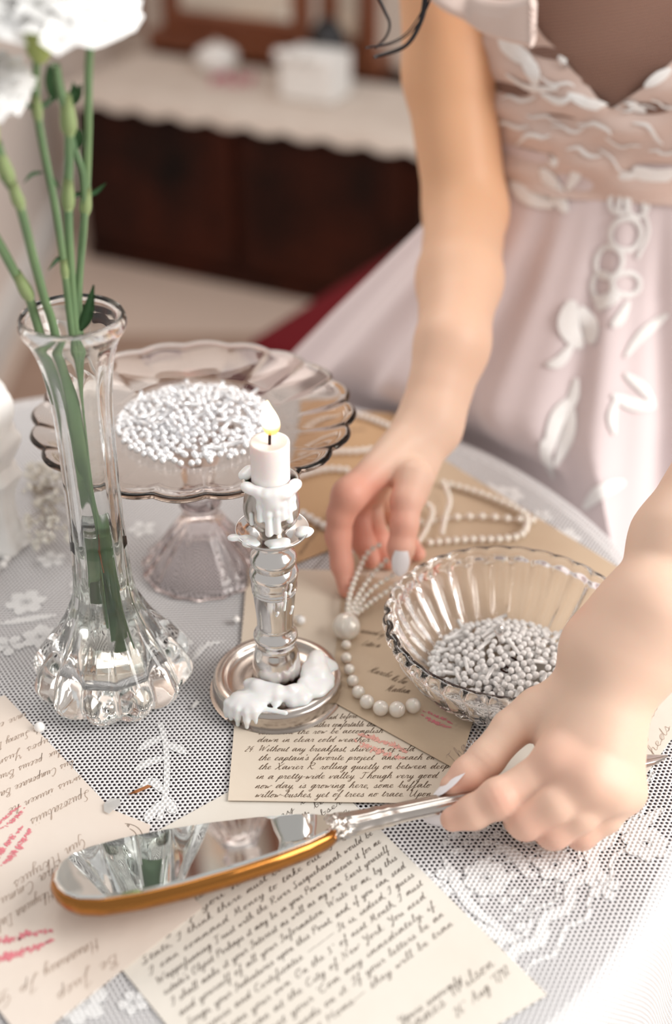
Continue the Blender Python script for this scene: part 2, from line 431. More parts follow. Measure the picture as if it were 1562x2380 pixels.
def wflower(bm, cx, cy, r, n, rot=0):
    c = P(cx, cy, .00052)
    for k in range(n):
        t = rot+2*PI*k/n; d = Vector((math.cos(t), math.sin(t), 0)); s = Vector((-d.y, d.x, 0))
        zz = Vector((0, 0, .00002*(k+1)))
        ribbon(bm, catmull([c+d*r*.25+zz, c+d*r*.6+zz, c+d*r+zz], 4), [r*.25, r*.42, r*.55, r*.62, r*.66, r*.66, r*.6, r*.45, r*.12], Vector((0, 0, 1)))
    ribbon(bm, [c+Vector((math.cos(t), math.sin(t), 0))*r*.18 for t in [2*PI*i/14 for i in range(15)]], r*.12, Vector((0, 0, 1)))
for (x, y, r, n) in [(60, 1400, .013, 6), (200, 1365, .012, 5), (95, 1480, .012, 6), (20, 1500, .010, 5), (420, 1500, .008, 4), (1130, 2040, .012, 7), (1290, 2010, .011, 6), (1500, 1960, .012, 7),
                    (1040, 2050, .009, 5), (1400, 2060, .009, 5), (120, 1300, .010, 5), (330, 1230, .010, 5), (1180, 1150, .012, 6), (1310, 1250, .012, 6), (1260, 1200, .008, 5), (190, 2330, .012, 6), (310, 2330, .007, 5)]:
    bm = bmesh.new(); wflower(bm, x, y, r, n, x); obj('lace_flower', bm, M_lace, ltc, False)
for pts, wd in [([(1030, 1990), (1060, 2050), (1100, 2110), (1180, 2170)], .006), ([(1060, 2130), (1120, 2160), (1200, 2190)], .007), ([(1150, 1960), (1200, 1990), (1230, 2040)], .007),
                ([(1350, 1960), (1380, 2010), (1370, 2060)], .006), ([(1420, 1930), (1480, 1920), (1540, 1880)], .007), ([(0, 1450), (60, 1440), (130, 1430)], .006), ([(260, 1300), (240, 1350), (250, 1400)], .006),
                ([(440, 1540), (480, 1500), (520, 1490)], .004), ([(150, 2370), (200, 2310), (230, 2280)], .006), ([(1130, 1120), (1180, 1160), (1240, 1230)], .006), ([(1250, 1260), (1320, 1290), (1400, 1340)], .005)]:
    bm = bmesh.new(); wstroke(bm, pts, wd, True); obj('lace_leaf', bm, M_lace, ltc, False)
bm = bmesh.new()
cen = Vector((TC[0], TC[1], T+.0003))
for (R0, wd, a0, a1) in [(.306, .0060, -58, -12), (.316, .0020, -60, -8), (.299, .0016, -60, -14)]:
    ribbon(bm, [cen+Vector((math.cos(math.radians(a)), math.sin(math.radians(a)), 0))*(R0+.0025*math.sin(a*1.3)) for a in np.linspace(a0, a1, 90)], wd, Vector((0, 0, 1)))
obj('lace_band', bm, M_lace, ltc, False)
bm = bmesh.new()
for i in range(-30, 30):
    for j in range(-30, 30):
        p = Vector((.15+i*.0105+(j % 2)*.005, .45+j*.0052, T+.0002)); q = p-cen; r = q.length; a = math.degrees(math.atan2(q.y, q.x))
        if .235 < r < .297 and -62 < a < -8 and random.random() < .8:
            s = .0028+.0012*random.random()
            bm.faces.new([bm.verts.new(p+Vector(d)*s) for d in ((1, .2, 0), (0, .8, 0), (-1, -.2, 0), (0, -.8, 0))])
o = obj('lace_diamond_field', bm, M_lace, ltc, False); o['kind'] = 'stuff'
for o in list(ltc.children): flat_uv(o)
# ================================================================== HANDWRITING
G = {
'a': '0,.1 .7,.9 .35,1 .1,.5 .3,0 .6,.5 .75,1 .7,.3 .85,0 1.05,.25', 'b': '0,.1 .35,1.2 .45,2 .3,1.9 .25,.8 .35,0 .7,.2 .65,.8 .45,.8 .9,.75', 'c': '0,.1 .55,.9 .35,1 .12,.5 .3,0 .75,.25',
'd': '0,.1 .6,.9 .35,1 .1,.5 .3,0 .6,.5 .9,2 .7,.4 .85,0 1.05,.25', 'e': '0,.15 .45,.6 .45,.95 .2,.9 .12,.4 .35,0 .75,.25', 'f': '0,.1 .4,1.1 .6,1.9 .45,2 .35,1 .2,-1 .05,-.8 .3,-.2 .7,.2',
'g': '0,.1 .6,.9 .35,1 .1,.5 .3,.05 .6,.6 .7,1 .45,-.8 .2,-1 .1,-.7 .9,.25', 'h': '0,.1 .4,1.2 .5,2 .3,1.7 .15,0 .3,.7 .55,1 .65,.8 .6,.2 .75,0 .95,.25', 'i': '0,.1 .25,.95 .22,.2 .35,0 .55,.25;.42,1.4 .46,1.5',
'j': '0,.1 .3,.95 .1,-.8 -.1,-.9 -.05,-.6 .5,.25;.42,1.4 .46,1.5', 'k': '0,.1 .4,1.2 .5,2 .3,1.7 .15,0 .3,.7 .6,.95 .3,.5 .6,0 .85,.25', 'l': '0,.1 .35,1.2 .45,2 .28,1.8 .2,.3 .35,0 .55,.25',
'm': '0,.1 .2,.95 .15,0 .35,.9 .5,.9 .45,0 .65,.9 .8,.9 .78,.15 .9,0 1.1,.25', 'n': '0,.1 .2,.95 .15,0 .4,.9 .55,.9 .52,.15 .65,0 .85,.25', 'o': '0,.1 .4,.95 .15,.8 .12,.2 .35,0 .55,.4 .45,.95 .8,.8',
'p': '0,.1 .25,1 .05,-1 .25,.5 .5,1 .65,.6 .4,.02 .35,.1 .85,.25', 'q': '0,.1 .6,.9 .35,1 .1,.5 .3,.05 .6,.6 .7,1 .5,-1 .6,-.5 .95,.25', 'r': '0,.1 .2,1 .3,.85 .5,.9 .42,.2 .55,0 .75,.25',
's': '0,.1 .35,1.05 .4,.6 .5,.2 .3,0 .1,.1 .4,.1 .7,.25', 't': '0,.1 .35,1.6 .22,.3 .35,0 .6,.25;.1,1.15 .55,1.25', 'u': '0,.1 .18,.95 .15,.2 .35,.05 .6,.95 .58,.15 .7,0 .9,.25',
'v': '0,.1 .2,.95 .25,0 .55,.7 .55,.95 .85,.85', 'w': '0,.1 .15,.95 .2,0 .45,.7 .5,.1 .8,.8 .8,.95 1.05,.85', 'x': '0,.1 .2,.95 .45,.05 .7,.2;.6,.95 .05,0', 'y': '0,.1 .18,.95 .2,.15 .4,.1 .65,.95 .45,-.8 .2,-1 .1,-.7 .85,.25', 'z': '0,.8 .5,.95 .1,.05 .6,.05',
'W': '0,1.6 .25,2 .3,.1 .8,1.6 .9,.1 1.5,2 1.6,1.8', 'T': '.5,1.9 .45,.2 .15,0 0,.3;0,1.6 .2,2 .7,1.85 1.1,2', 'X': '0,1.8 .2,2 .8,.05 1.1,.2;1.1,2 .1,0', 'R': '.3,1.9 .1,0;0,1.5 .3,2 .9,1.9 .8,1.2 .3,1.05 .9,0 1.2,.2',
'U': '0,1.7 .2,2 .2,.4 .5,0 1,1 1.1,2 1,.3 1.2,0 1.4,.2', 'I': '0,1.3 .4,2 .6,1.9 .3,.2 0,0 -.1,.3', 'M': '0,0 .2,.2 .4,2 .5,.2 .9,2 .9,.2 1.1,0 1.3,.2', 'P': '.3,1.9 .05,0;0,1.4 .3,2 .9,1.9 .8,1.2 .3,1',
'S': '.9,1.8 .6,2 .3,1.6 .6,.9 .5,.1 .1,0 0,.4 .8,.3', 'B': '.3,1.9 .1,0;0,1.5 .3,2 .8,1.8 .3,1.1 .9,.7 .6,0 .1,.1', 'C': '.8,1.6 .7,2 .2,1.4 .1,.4 .5,0 1,.4', 'O': '.6,2 .1,1.4 .2,.1 .8,.4 .9,1.6 .5,1.9 1.1,1.9',
'N': '0,0 .2,.3 .3,2 .8,.05 1,2 1.2,1.9', 'Y': '0,1.6 .2,2 .3,1 .7,1.2 .9,2 .5,-.6 .2,-.7 .9,.3', 'J': '.2,1.6 .6,2 .8,1.9 .4,-.7 .1,-.7 .9,.3', 'A': '0,0 .5,1 .8,2 .8,.2 1,0 1.2,.2;.3,.8 1,.9', 'E': '.8,1.8 .4,2 .3,1.2 .6,1.1 .1,.6 .3,0 .9,.4',
'H': '.2,2 .1,0;.9,2 .8,.2 1.1,.1;0,1.6 .2,1.1 .9,1.1', 'F': '.5,1.9 .4,.2 .1,0;0,1.6 .2,2 .7,1.85 1.1,2;.2,1 .8,1.05', 'D': '.3,1.9 .2,.1 .1,0 .8,.1 1,1.2 .6,1.95 .1,1.7', 'L': '.7,1.7 .5,2 .3,1 .1,.05 .5,.15 1,.1', 'G': '.8,1.6 .6,2 .1,1 .4,.1 .8,.9 .6,-.8 .2,-.6', 'K': '.3,2 .1,0;.9,2 .2,1 .9,0 1.1,.2',
'.': '.1,0 .16,.08', ',': '.15,.1 .05,-.3', ';': '.15,.1 .05,-.3;.2,.7 .25,.78', ':': '.1,0 .15,.1;.2,.7 .25,.78', "'": '.1,1.9 .05,1.5', '-': '0,.5 .5,.55', '_': '0,.5 1.6,.6',
'1': '.2,1.5 .4,1.8 .3,0', '2': '.1,1.4 .4,1.8 .5,1.2 .1,.05 .6,.1', '3': '.1,1.6 .5,1.8 .3,1 .6,.5 .1,0', '4': '.5,1.8 .1,.7 .7,.75;.5,1.1 .4,-.2', '6': '.5,1.8 .1,.8 .3,0 .55,.4 .2,.7', '7': '.1,1.6 .6,1.7 .2,-.4', '9': '.5,1.4 .2,1.7 .15,1 .5,1.1 .5,1.6 .35,-.4', '0': '.3,1.6 .1,.8 .3,0 .5,.9 .3,1.6',
'%': '.3,.95 .25,.2 .1,0;0,.5 .6,.6;.6,.95 .55,0 .8,.2', '&': '0,.1 .3,1.4 .5,.6 .2,0 -.1,.5 .6,.9', '^': '.3,1.5 .4,1.7 .5,1.4'}
for k in list(G): G[k] = [[tuple(map(float, q.split(','))) for q in s.split()] for s in G[k].split(';')]
def advance(c):
    if c == ' ': return .75
    if c not in G: return .5
    return max(q[0] for s in G[c] for q in s)+(.0 if c.islower() else .15)
def write(bm, text, p0, p1, xh, z, slant=.45, lw=.00030, flip=1, fit=None):
    """handwriting from pixel p0 to pixel p1 lying on the table plane, xh = x-height in metres"""
    a = P(*p0, z); b = P(*p1, z); d = b-a; Lw = d.length; d.normalize(); up = Vector((-d.y, d.x, 0))*flip
    tot = sum(advance(c) for c in text); sx = Lw/tot; x = 0
    for c in text:
        if c in G:
            jy = random.uniform(-.06, .06)
            for s in G[c]:
                pp = catmull([Vector((q[0], q[1]+jy, 0)) for q in s], 3 if len(s) > 2 else 2)
                w3 = []; wd = []
                for i, q in enumerate(pp):
                    w3.append(a+d*((x+q.x)*sx+q.y*xh*slant)+up*(q.y*xh))
                    dy = pp[max(i-1, 0)].y-q.y if i else 0
                    wd.append(lw*(1.25 if dy > .02 else .7))
                ribbon(bm, w3, wd, Vector((0, 0, 1)))
        x += advance(c)
PAPER_N = [0]
def sheet(name, label, px, z, m, lift=0.0, cat='letter'):
    """paper from pixel corners (outline order) as a thin gridded slab"""
    c = [P(x, y, z) for x, y in px]
    t = thing(name, label, cat, (c[0].x, c[0].y, T+z))
    n = 10; bm = bmesh.new(); top = []; th = .00028
    for i in range(n+1):
        row = []
        for j in range(n+1):
            u, v = i/n, j/n
            p = c[0].lerp(c[1], u).lerp(c[3].lerp(c[2], u), v)
            row.append(bm.verts.new(p))
        top.append(row)
    for i in range(n):
        for j in range(n): bm.faces.new((top[i][j], top[i+1][j], top[i+1][j+1], top[i][j+1]))
    bmesh.ops.recalc_face_normals(bm, faces=bm.faces)
    if list(bm.faces)[0].normal.z < 0: bmesh.ops.reverse_faces(bm, faces=bm.faces)
    r = bmesh.ops.extrude_face_region(bm, geom=list(bm.faces)); vs = [g for g in r['geom'] if isinstance(g, bmesh.types.BMVert)]
    bmesh.ops.translate(bm, vec=(0, 0, th), verts=vs); bmesh.ops.recalc_face_normals(bm, faces=bm.faces)
    obj('paper', bm, m, t, False)
    return t, z+th+.00012
def addtext(t, lines, z, m, name='handwriting'):
    bm = bmesh.new()
    for ln in lines: write(bm, ln[0], ln[1], ln[2], ln[3], z, **(ln[4] if len(ln) > 4 else {}))
    obj(name, bm, m, t, False)
def kiss(t, cx, cy, r, rot, z, m, seed):
    rnd = random.Random(seed); bm = bmesh.new(); c = P(cx, cy, z); X = Vector((math.cos(rot), math.sin(rot), 0)); Y = Vector((-X.y, X.x, 0))
    for k in range(130):
        u = rnd.uniform(-1, 1); up = rnd.random() < .5
        h = (1-u*u)**.6; bow = .55-.18*math.exp(-(u/.18)**2) if up else .62
        v0 = (.10 if up else -.08)+rnd.uniform(0, .15)*h*(1 if up else -1); v1 = v0+rnd.uniform(.08, .45)*h*bow*(1 if up else -1)
        if abs(v1-v0) < .03: continue
        pts = [c+Vector((0, 0, .0000015*k))+X*r*(u+rnd.uniform(-.03, .03)*i)+Y*r*(v0+(v1-v0)*i/3) for i in range(4)]
        ribbon(bm, pts, [r*.015, r*.11*rnd.random()+r*.01, r*.09*rnd.random()+r*.01, r*.015], Vector((0, 0, 1)))
    obj('lipstick_print', bm, m, t, False)
# C left letter (upside-down script), B long letter, A numbered letter, D tan sheets, E right, G kraft, stamp slip
tG, z = sheet('aged_paper', 'brown kraft paper under the pearl strands behind the candle', [(640, 1330), (700, 955), (915, 960), (1010, 1180)], .0008, M_pG, cat='paper')
addtext(tG, [('memorandum of the', (700, 1290), (780, 1180), .0026), ('received with thanks', (720, 1340), (850, 1180), .0026), ('and accounts', (745, 1010), (850, 1000), .003)], z, M_ink)
tD2, z = sheet('envelope', 'long tan envelope reaching the far table edge behind the glass bowl', [(690, 1480), (985, 1040), (1455, 1330), (1330, 1560)], .0016, M_pD, cat='envelope')
tE, z = sheet('letter', 'pale letter sticking out right of the hand and spoon-shaped handle tip', [(1230, 1500), (1640, 1607), (1388, 1960), (1110, 1830)], .0024, M_pE)
addtext(tE, [('Thaing', (1395, 1870), (1440, 1800), .0036), ('Honnrys gives', (1420, 1880), (1530, 1640), .0028), ('Theod', (1500, 1640), (1560, 1590), .003), ('Thin sheds', (1455, 1860), (1560, 1690), .0028), ('M', (1350, 1935), (1365, 1925), .003)], z, M_ink2)
tB, z = sheet('letter', 'long ivory letter signed at its lower right, at the bottom of the photo', [(130, 2062), (700, 1748), (1272, 2312), (640, 2700)], .0008, M_pB)
LB = ['  so shall be ready any time', 'upon the lands & being near to you, been', 'purchases for any there, at leb obser', 'many, if you have being, before', 'State, I think there must be a com  Warran', 'I can command Money to take out  I  think',
 'Wappofunning Trust with the River Susquehannah would be', "estate's Object Perhaps it may be in your Power to secure it for me", 'I shall make it your Interest as well as my own. Exert yourself', 'and yourself of all your Information. Write to me, by this',
 'Songs, your Indentures upon this Point; and, if you can, send', 'Business and Certificates. ___ It is, indeed, I guess', 'but I can your own. On the 3^ of next Month, I must', 'Court I can at the City of New York: You need', "can I expect your 'Com any immediately, if",
 'may, send depends on it. If your letters be an', 'hope of and at Home_ they will be tran']
bm = bmesh.new(); eR0 = P(700, 1748, z); eR1 = P(1272, 2312, z); eD = (eR1-eR0).normalized(); tN_ = Vector((-eD.y, eD.x, 0)); tD_ = (tN_-eD*.104).normalized()
for i, tx in enumerate(LB):
    k = i-4; st_ = P(332, 2243, z)+eD*(.0067*k)
    a_ = st_; L_ = (eR0-a_).dot(tN_)-(.004 if k < 9 else .008)
    b_ = a_+tD_*L_
    A2 = ((a_-CAM).dot(Vector((1, 0, 0)))/depth(a_)*FPX+781, 1190-(a_-CAM).dot(Uv)/depth(a_)*FPX); B2 = ((b_-CAM).dot(Vector((1, 0, 0)))/depth(b_)*FPX+781, 1190-(b_-CAM).dot(Uv)/depth(b_)*FPX)
    write(bm, tx, A2, B2, .0019, z)
for ln in [('Yours sincerely', (930, 2383), (1075, 2280), .0019), ('James Wilson', (945, 2408), (1150, 2243), .0030), ("26^ Aug '1792", (1062, 2366), (1187, 2258), .0024)]: write(bm, ln[0], ln[1], ln[2], ln[3], z)
obj('handwriting', bm, M_ink3, tB, False)

tC, z = sheet('letter', 'blush pink letter with upside down script and red lipstick kisses at left', [(11, 1616), (472, 2110), (60, 2430), (-420, 1800)], .0018, M_pC)
LC = [('Jpuzoxmabumer cero', (368, 1762+70), (215, 1905), .0030), ('Jpu Somca cero Genam', (200, 1830), (60, 1880), .0028)]
def lc(text, x0, y0, x1, y1, xh=.0028): return (text, (x0, y0), (x1, y1), xh)
LC = [lc('Spuzozabuiis', 205, 1835, 70, 1905, .0034), lc('swuis inuxen he', 190, 1800, 20, 1880), lc('luis Cumponace Bacu', 170, 1765, -20, 1850), lc('lux Zpecius Bruce', 140, 1740, -20, 1810),
      lc('Zupos Yusnu', 120, 1712, -20, 1775), lc('de Suzoxy Da', 95, 1685, -20, 1735), lc('imre coe', 60, 1655, -20, 1690),
      lc('Gun Hkryues', 195, 1945, 30, 2050, .0036), lc('ocha Cmmu', 150, 2000, 0, 2090, .0034), lc('Hkryueaa Dabu', 120, 2065, -20, 2150, .0034), lc('Haxaniney', 225, 2180, 100, 2255, .0034), lc('Bc Jucp', 270, 2215, 130, 2310, .0032), lc('Jp Gy', 90, 2270, -20, 2330, .003)]
addtext(tC, LC, z, M_ink2)
kiss(tC, 30, 1965, .0135, 1.2, z, M_lip, 1); kiss(tC, 30, 2200, .019, .35, z, M_lip, 2); kiss(tC, 25, 1900, .009, 1.0, z, M_lip, 5)
tF, z = sheet('paper_slip', 'small slip with a round printed stamp peeking above the mirror rim', [(235, 1872), (350, 1918), (330, 2010), (215, 1960)], .0012, M_pC, cat='paper')
bm = bmesh.new(); c = P(283, 1950, z)
for R_ in (.0105, .0076):
    ribbon(bm, [c+Vector((math.cos(t), math.sin(t), 0))*R_ for t in [PI*2*i/40 for i in range(41)]], .0003, Vector((0, 0, 1)))
def capblock(bm, ch, o, d, s, z):
    S = {'M': [[(0, 0), (0, 1)], [(0, 1), (.4, .3)], [(.4, .3), (.8, 1)], [(.8, 1), (.8, 0)]], 'B': [[(0, 0), (0, 1)], [(0, 1), (.6, .9)], [(.6, .9), (.5, .55)], [(.5, .55), (0, .5)], [(.5, .5), (.65, .1)], [(.65, .1), (0, 0)]], 'R': [[(0, 0), (0, 1)], [(0, 1), (.6, .9)], [(.6, .9), (.5, .55)], [(.5, .55), (0, .5)], [(.2, .5), (.65, 0)]]}
    u = Vector((-d.y, d.x, 0))
    for a, b in S[ch]: ribbon(bm, [o+d*s*a[0]+u*s*a[1], o+d*s*b[0]+u*s*b[1]], s*.16, Vector((0, 0, 1)))
for i, ch in enumerate('MBR'):
    t = PI*.62-i*.27; o_ = c+Vector((math.cos(t), math.sin(t), 0))*.0081; capblock(bm, ch, o_, Vector((math.sin(t), -math.cos(t), 0)), .0019, z)
obj('printed_stamp', bm, M_ink, tF, False)
tA, z = sheet('letter', "cream letter with numbered brown lines under the candlestick base", [(575, 1322), (1010, 1330), (1085, 1869), (530, 1861)], .0022, M_pA)
LA = [('and before', (755, 1672), (830, 1668), .0020), ('ten weather comfortable than', (690, 1690), (880, 1688), .0022), ('and that the row be accomplish', (600, 1707), (890, 1703), .0022), ('dawn in clear cold weather.', (597, 1724), (862, 1724), .0022),
      ('24. Without any breakfast, shivering of cold', (568, 1746), (962, 1746), .0023), ("the captain's favorite project  and reach on", (600, 1767), (1010, 1765), .0023), ('the Xavier R. rolling quietly on between deep', (600, 1788), (1042, 1786), .0023),
      ('in a pretty-wide valley. Though very good', (594, 1810), (1016, 1808), .0023), ('now day, is growing here, some buffalo', (592, 1832), (1000, 1830), .0023), ('willow-bushes, yet of trees no trace. Upon to', (592, 1853), (1028, 1850), .0023)]
addtext(tA, LA, z, M_ink); kiss(tA, 885, 1735, .016, -.5, z, M_lip2, 3)
tD, z = sheet('envelope', 'tan envelope under the pearl necklace and the near side of the glass bowl', [(800, 1330), (1180, 1400), (1066, 1792), (768, 1628)], .0032, M_pD, cat='envelope')
addtext(tD, [('Marche', (855, 1560), (905, 1575), .003), ('Mr Bro', (905, 1580), (940, 1590), .003), ('Madam', (895, 1605), (950, 1612), .003), ('received of', (835, 1470), (890, 1480), .003), ('Letter in', (840, 1500), (880, 1505), .0028)], z, M_ink)
addtext(tD, [('Thainss', (1055, 1778), (1120, 1700), .0034)], z, M_ink2, 'faded_handwriting')
kiss(tD, 1015, 1672, .010, -.6, z, M_lip, 9)
# ================================================================== VASE
VP = P(268, 1587); vc = (VP.x, VP.y, T+.0006)
vs = thing('bud_vase', 'tall clear ribbed glass bud vase with scalloped foot', 'vase', vc)
lob = lambda t: abs(math.cos(6*t+.3))*1.7-1.05
def px2r(w_, z): return w_*depth((VP.x, VP.y, T+z))/FPX
outer = [(0.030, .0, .05), (.0375, .0015, .07), (.0425, .008, .09), (.0435, .0145, .10), (.0405, .022, .09), (.035, .031, .08), (.0275, .042, .07), (.0215, .054, .05), (.0172, .067, .035), (.0158, .088, .03), (.0150, .117, .03), (.0148, .145, .03),
         (.0150, .172, .03), (.0162, .194, .03), (.0185, .210, .02), (.0222, .221, .01), (.0255, .2262, 0), (.0266, .2300, 0), (.0255, .2338, 0), (.0238, .2345, 0)]
inner = [(.0222, .2325, 0), (.0205, .225, 0), (.0165, .212, 0), (.0128, .19, 0), (.0118, .16, 0), (.0116, .12, 0), (.0122, .088, 0), (.0150, .064, .01), (.0200, .045, .02), (.0245, .032, .02), (.0262, .022, .02), (.0230, .014, .01), (.012, .0115, 0), (0, .011, 0)]
prof = [(0, 0.002, 0), (.02, .0015, 0)]+smooth_prof(outer, 3)+smooth_prof(inner, 3)
bm = lathe(prof, vc, 168, lob, closed=False); obj('glass_body', bm, M_vase, vs)
wp = [(0, .0112), (.0119, .0117), (.0228, .0142), (.0259, .0222), (.0243, .0322), (.0198, .0452), (.0149, .0642), (.0121, .088), (.01165, .1105), (.0108, .1100), (0, .1098)]
bm = lathe([(r*.995, z, .01 if .02 < z < .07 else 0) for r, z in wp], vc, 96, lob, closed=False); obj('water', bm, M_water, vs)
# ---- carnations
def carn(label, pts, rads, nodes, leaves=(), head=None, zin=None, extra=None, D0=.590):
    """pts: pixel polyline above the mouth, top first, with distance; continues down inside the vase"""
    pp = [PD(x, y, D) for x, y, D in pts]
    base = pp[-1]
    t = thing('carnation', label, 'flower', (zin[0], zin[1], T+zin[2]))
    full = catmull(pp+[Vector((vc[0]+(base.x-vc[0])*.35, vc[1]+(base.y-vc[1])*.35, T+.155)), Vector((vc[0]*.5+zin[0]*.5, vc[1]*.5+zin[1]*.5, T+.09)), Vector((zin[0], zin[1], T+zin[2]))], 8)
    bm = bmesh.new(); tube(bm, full, [rads]*len(full), 10); obj('stem', bm, M_stem, t)
    for (x, y, D, r) in nodes:
        c = PD(x, y, D); bm = bmesh.new()
        i = min(range(len(full)), key=lambda k: (full[k]-c).length); c = full[i]; d = (full[max(i-1, 0)]-full[min(i+1, len(full)-1)]).normalized()
        r = rads+(r-rads)*.75; tube(bm, [c-d*r*1.6, c-d*r*.8, c, c+d*r*1.6, c+d*r*3.4], [rads*1.02, r*.95, r, r*.85, rads*1.05], 10); obj('stem_node', bm, M_node, t)
    for lf in leaves:
        a = [PD(*q) for q in lf[0]]; bm = bmesh.new(); c = catmull(a, 6); n = len(c)-1
        ribbon(bm, c, [max(.15, math.sin(PI*(.12+.86*i/n)))*lf[1] for i in range(n+1)], Vector((.2, -.8, .5)).normalized(), crown=-.0006)
        r = bmesh.ops.solidify(bm, geom=list(bm.faces), thickness=.0004); obj('leaf', bm, M_leaf, t)
    if head:
        hx, hy, hD, hr, dirn = head; c = PD(hx, hy, hD); d = Vector(dirn).normalized()
        cal = bmesh.new(); tube(cal, catmull([c-d*.010, c-d*.004, c+d*.006, c+d*.014, c+d*.017], 4), [.0022+(.0075-.0022)*min(1, (i/7)**.7) for i in range(17)], 14); obj('calyx', cal, M_calyx, t)
        fl = bmesh.new(); rnd = random.Random(int(hx*7+hy)); q = d.to_track_quat('Z', 'Y')
        top = c+d*.014
        for k in range(46):
            a = k*2.4; lay = k/46; ln = hr*(1.05-.35*lay); tilt = (1.75-1.55*lay)
            rows = []
            for i in range(6):
                s = i/5; rr = ln*s; el = tilt*s**.8; out = rr*math.sin(el)+.003; hh = rr*math.cos(el)*.8
                row = []
                for j in range(9):
                    u = (j/8-.5)*2; wdt = (.10+1.0*s)*u*.62
                    fr = .0018*s*s*math.sin(j*2.4+k)+rnd.uniform(-.0008, .0008)*s
                    v = Vector((math.cos(a+wdt)*(out+fr), math.sin(a+wdt)*(out+fr), hh+fr*1.2+.0012*s*math.cos(j*3)))
                    row.append(fl.verts.new(top+q @ v))
                rows.append(row)
            for i in range(5):
                for j in range(8): fl.faces.new((rows[i][j], rows[i][j+1], rows[i+1][j+1], rows[i+1][j]))
        obj('petals', fl, M_petal, t)
    return t
inn = lambda dx, dy, z: (vc[0]+dx, vc[1]+dy, z)
carn('white carnation in full bloom at the top left above its green calyx', [(86, 130, .560), (84, 190, .562), (86, 250, .565), (98, 330, .57), (130, 490, .578), (150, 630, .583), (166, 765, .59)], .0017,
     [(84, 262, .565, .0026), (150, 622, .583, .0022)], [([(86, 255, .565), (50, 240, .56), (12, 254, .555)], .0022), ([(88, 255, .565), (110, 240, .57), (128, 220, .575)], .0022), ([(150, 605, .583), (135, 602, .58), (112, 628, .575)], .0022), ([(100, 400, .573), (75, 405, .57), (55, 425, .565)], .0018), ([(104, 400, .573), (125, 420, .575), (140, 440, .578)], .002)],
     head=(90, 88, .558, .037, (.10, -.10, 1)), zin=inn(-.004, .004, .060))
carn('carnation stem crossing from the left edge with a bud and white head', [(-8, 330, .55), (14, 400, .555), (45, 475, .56), (75, 590, .572), (105, 700, .582), (128, 775, .588)], .0021,
     [(46, 465, .56, .0032), (14, 395, .555, .0040)], [([(46, 460, .56), (20, 430, .555), (4, 410, .55)], .003)], head=(-42, 300, .545, .024, (-.2, -.1, 1)), zin=inn(-.001, -.002, .045))
carn('lowest leftmost carnation stem with a swollen green node', [(-60, 470, .56), (0, 570, .568), (38, 640, .575), (66, 688, .58), (90, 765, .588)], .0023, [(62, 680, .578, .0038)], zin=inn(.003, .006, .030))
carn('carnation stem with branching buds just left of centre in the vase', [(128, 150, .575), (140, 215, .577), (158, 275, .58), (160, 360, .582), (158, 480, .585), (164, 620, .588), (175, 770, .592)], .0021,
     [(160, 470, .585, .0036), (158, 285, .58, .0044)], [([(125, 235, .576), (118, 190, .574), (112, 150, .572)], .005), ([(150, 250, .578), (175, 225, .58), (190, 195, .58)], .005), ([(160, 240, .578), (172, 215, .58), (170, 190, .58)], .004)], zin=inn(.006, .001, .070))
carn('rightmost upright carnation stem with a node and short pointed leaf', [(232, -60, .575), (215, 60, .578), (206, 160, .582), (205, 300, .586), (200, 460, .59), (188, 600, .592), (180, 770, .594)], .0018,
     [(200, 470, .59, .0032)], [([(204, 455, .59), (225, 445, .592), (247, 425, .594)], .0024), ([(200, 450, .59), (180, 452, .588), (168, 460, .586)], .0022), ([(212, 60, .578), (225, 30, .58), (250, 0, .582)], .006), ([(212, 80, .578), (216, 30, .576), (212, -20, .575)], .005)], zin=inn(.008, -.003, .028))
carn('short side shoot stem joining between the two middle stems', [(140, 200, .577), (160, 300, .58), (178, 360, .584), (194, 412, .588), (196, 520, .59), (186, 640, .593), (186, 765, .596)], .0016, [], [([(186, 768, .592), (203, 730, .592), (218, 662, .590)], .0058), ([(186, 300, .58), (178, 330, .582), (165, 345, .583)], .006)], zin=inn(-.005, -.003, .075))
bm = bmesh.new(); tube(bm, [Vector((vc[0]+.003, vc[1]-.007, T+.11)), Vector((vc[0]+.001, vc[1]-.0065, T+.098)), Vector((vc[0]+.003, vc[1]-.006, T+.086))], [.0006, .0016, .0004], 6)
tag(obj('withered_leaf', bm, M_brown), 'brown withered leaf scrap floating inside the glass vase water', 'leaf')
# ================================================================== CANDLESTICK
CP = P(645, 1607); cc = (CP.x, CP.y, T+.0026)
cs = thing('candlestick', 'silver candlestick with turned stem and wide round base', 'candlestick', cc)
def zc(py): return PD(641, py, CP.y).z-cc[2]
def rc(wpx, py): return wpx*depth(PD(641, py, CP.y))/FPX
base = [(0, .006), (.012, .006), (.0145, .0085), (.020, .0065), (.028, .0075), (.0305, .0108), (.0335, .0112), (.0362, .0100), (.0370, .0075), (.0372, .004), (.0368, .0008), (.036, 0), (0, 0)]
obj('base', lathe(smooth_prof(base, 3), cc, 96, closed=False), M_tarn, cs)
st = [(rc(52, 1590), .0065), (rc(55, 1570), .010), (rc(56, 1541), zc(1541)), (rc(52, 1515), zc(1515)), (rc(45, 1496), zc(1496)), (rc(47, 1486), zc(1486)), (rc(51, 1478), zc(1478)), (rc(51, 1470), zc(1470)), (rc(45, 1462), zc(1462)), (rc(41, 1452), zc(1452))]
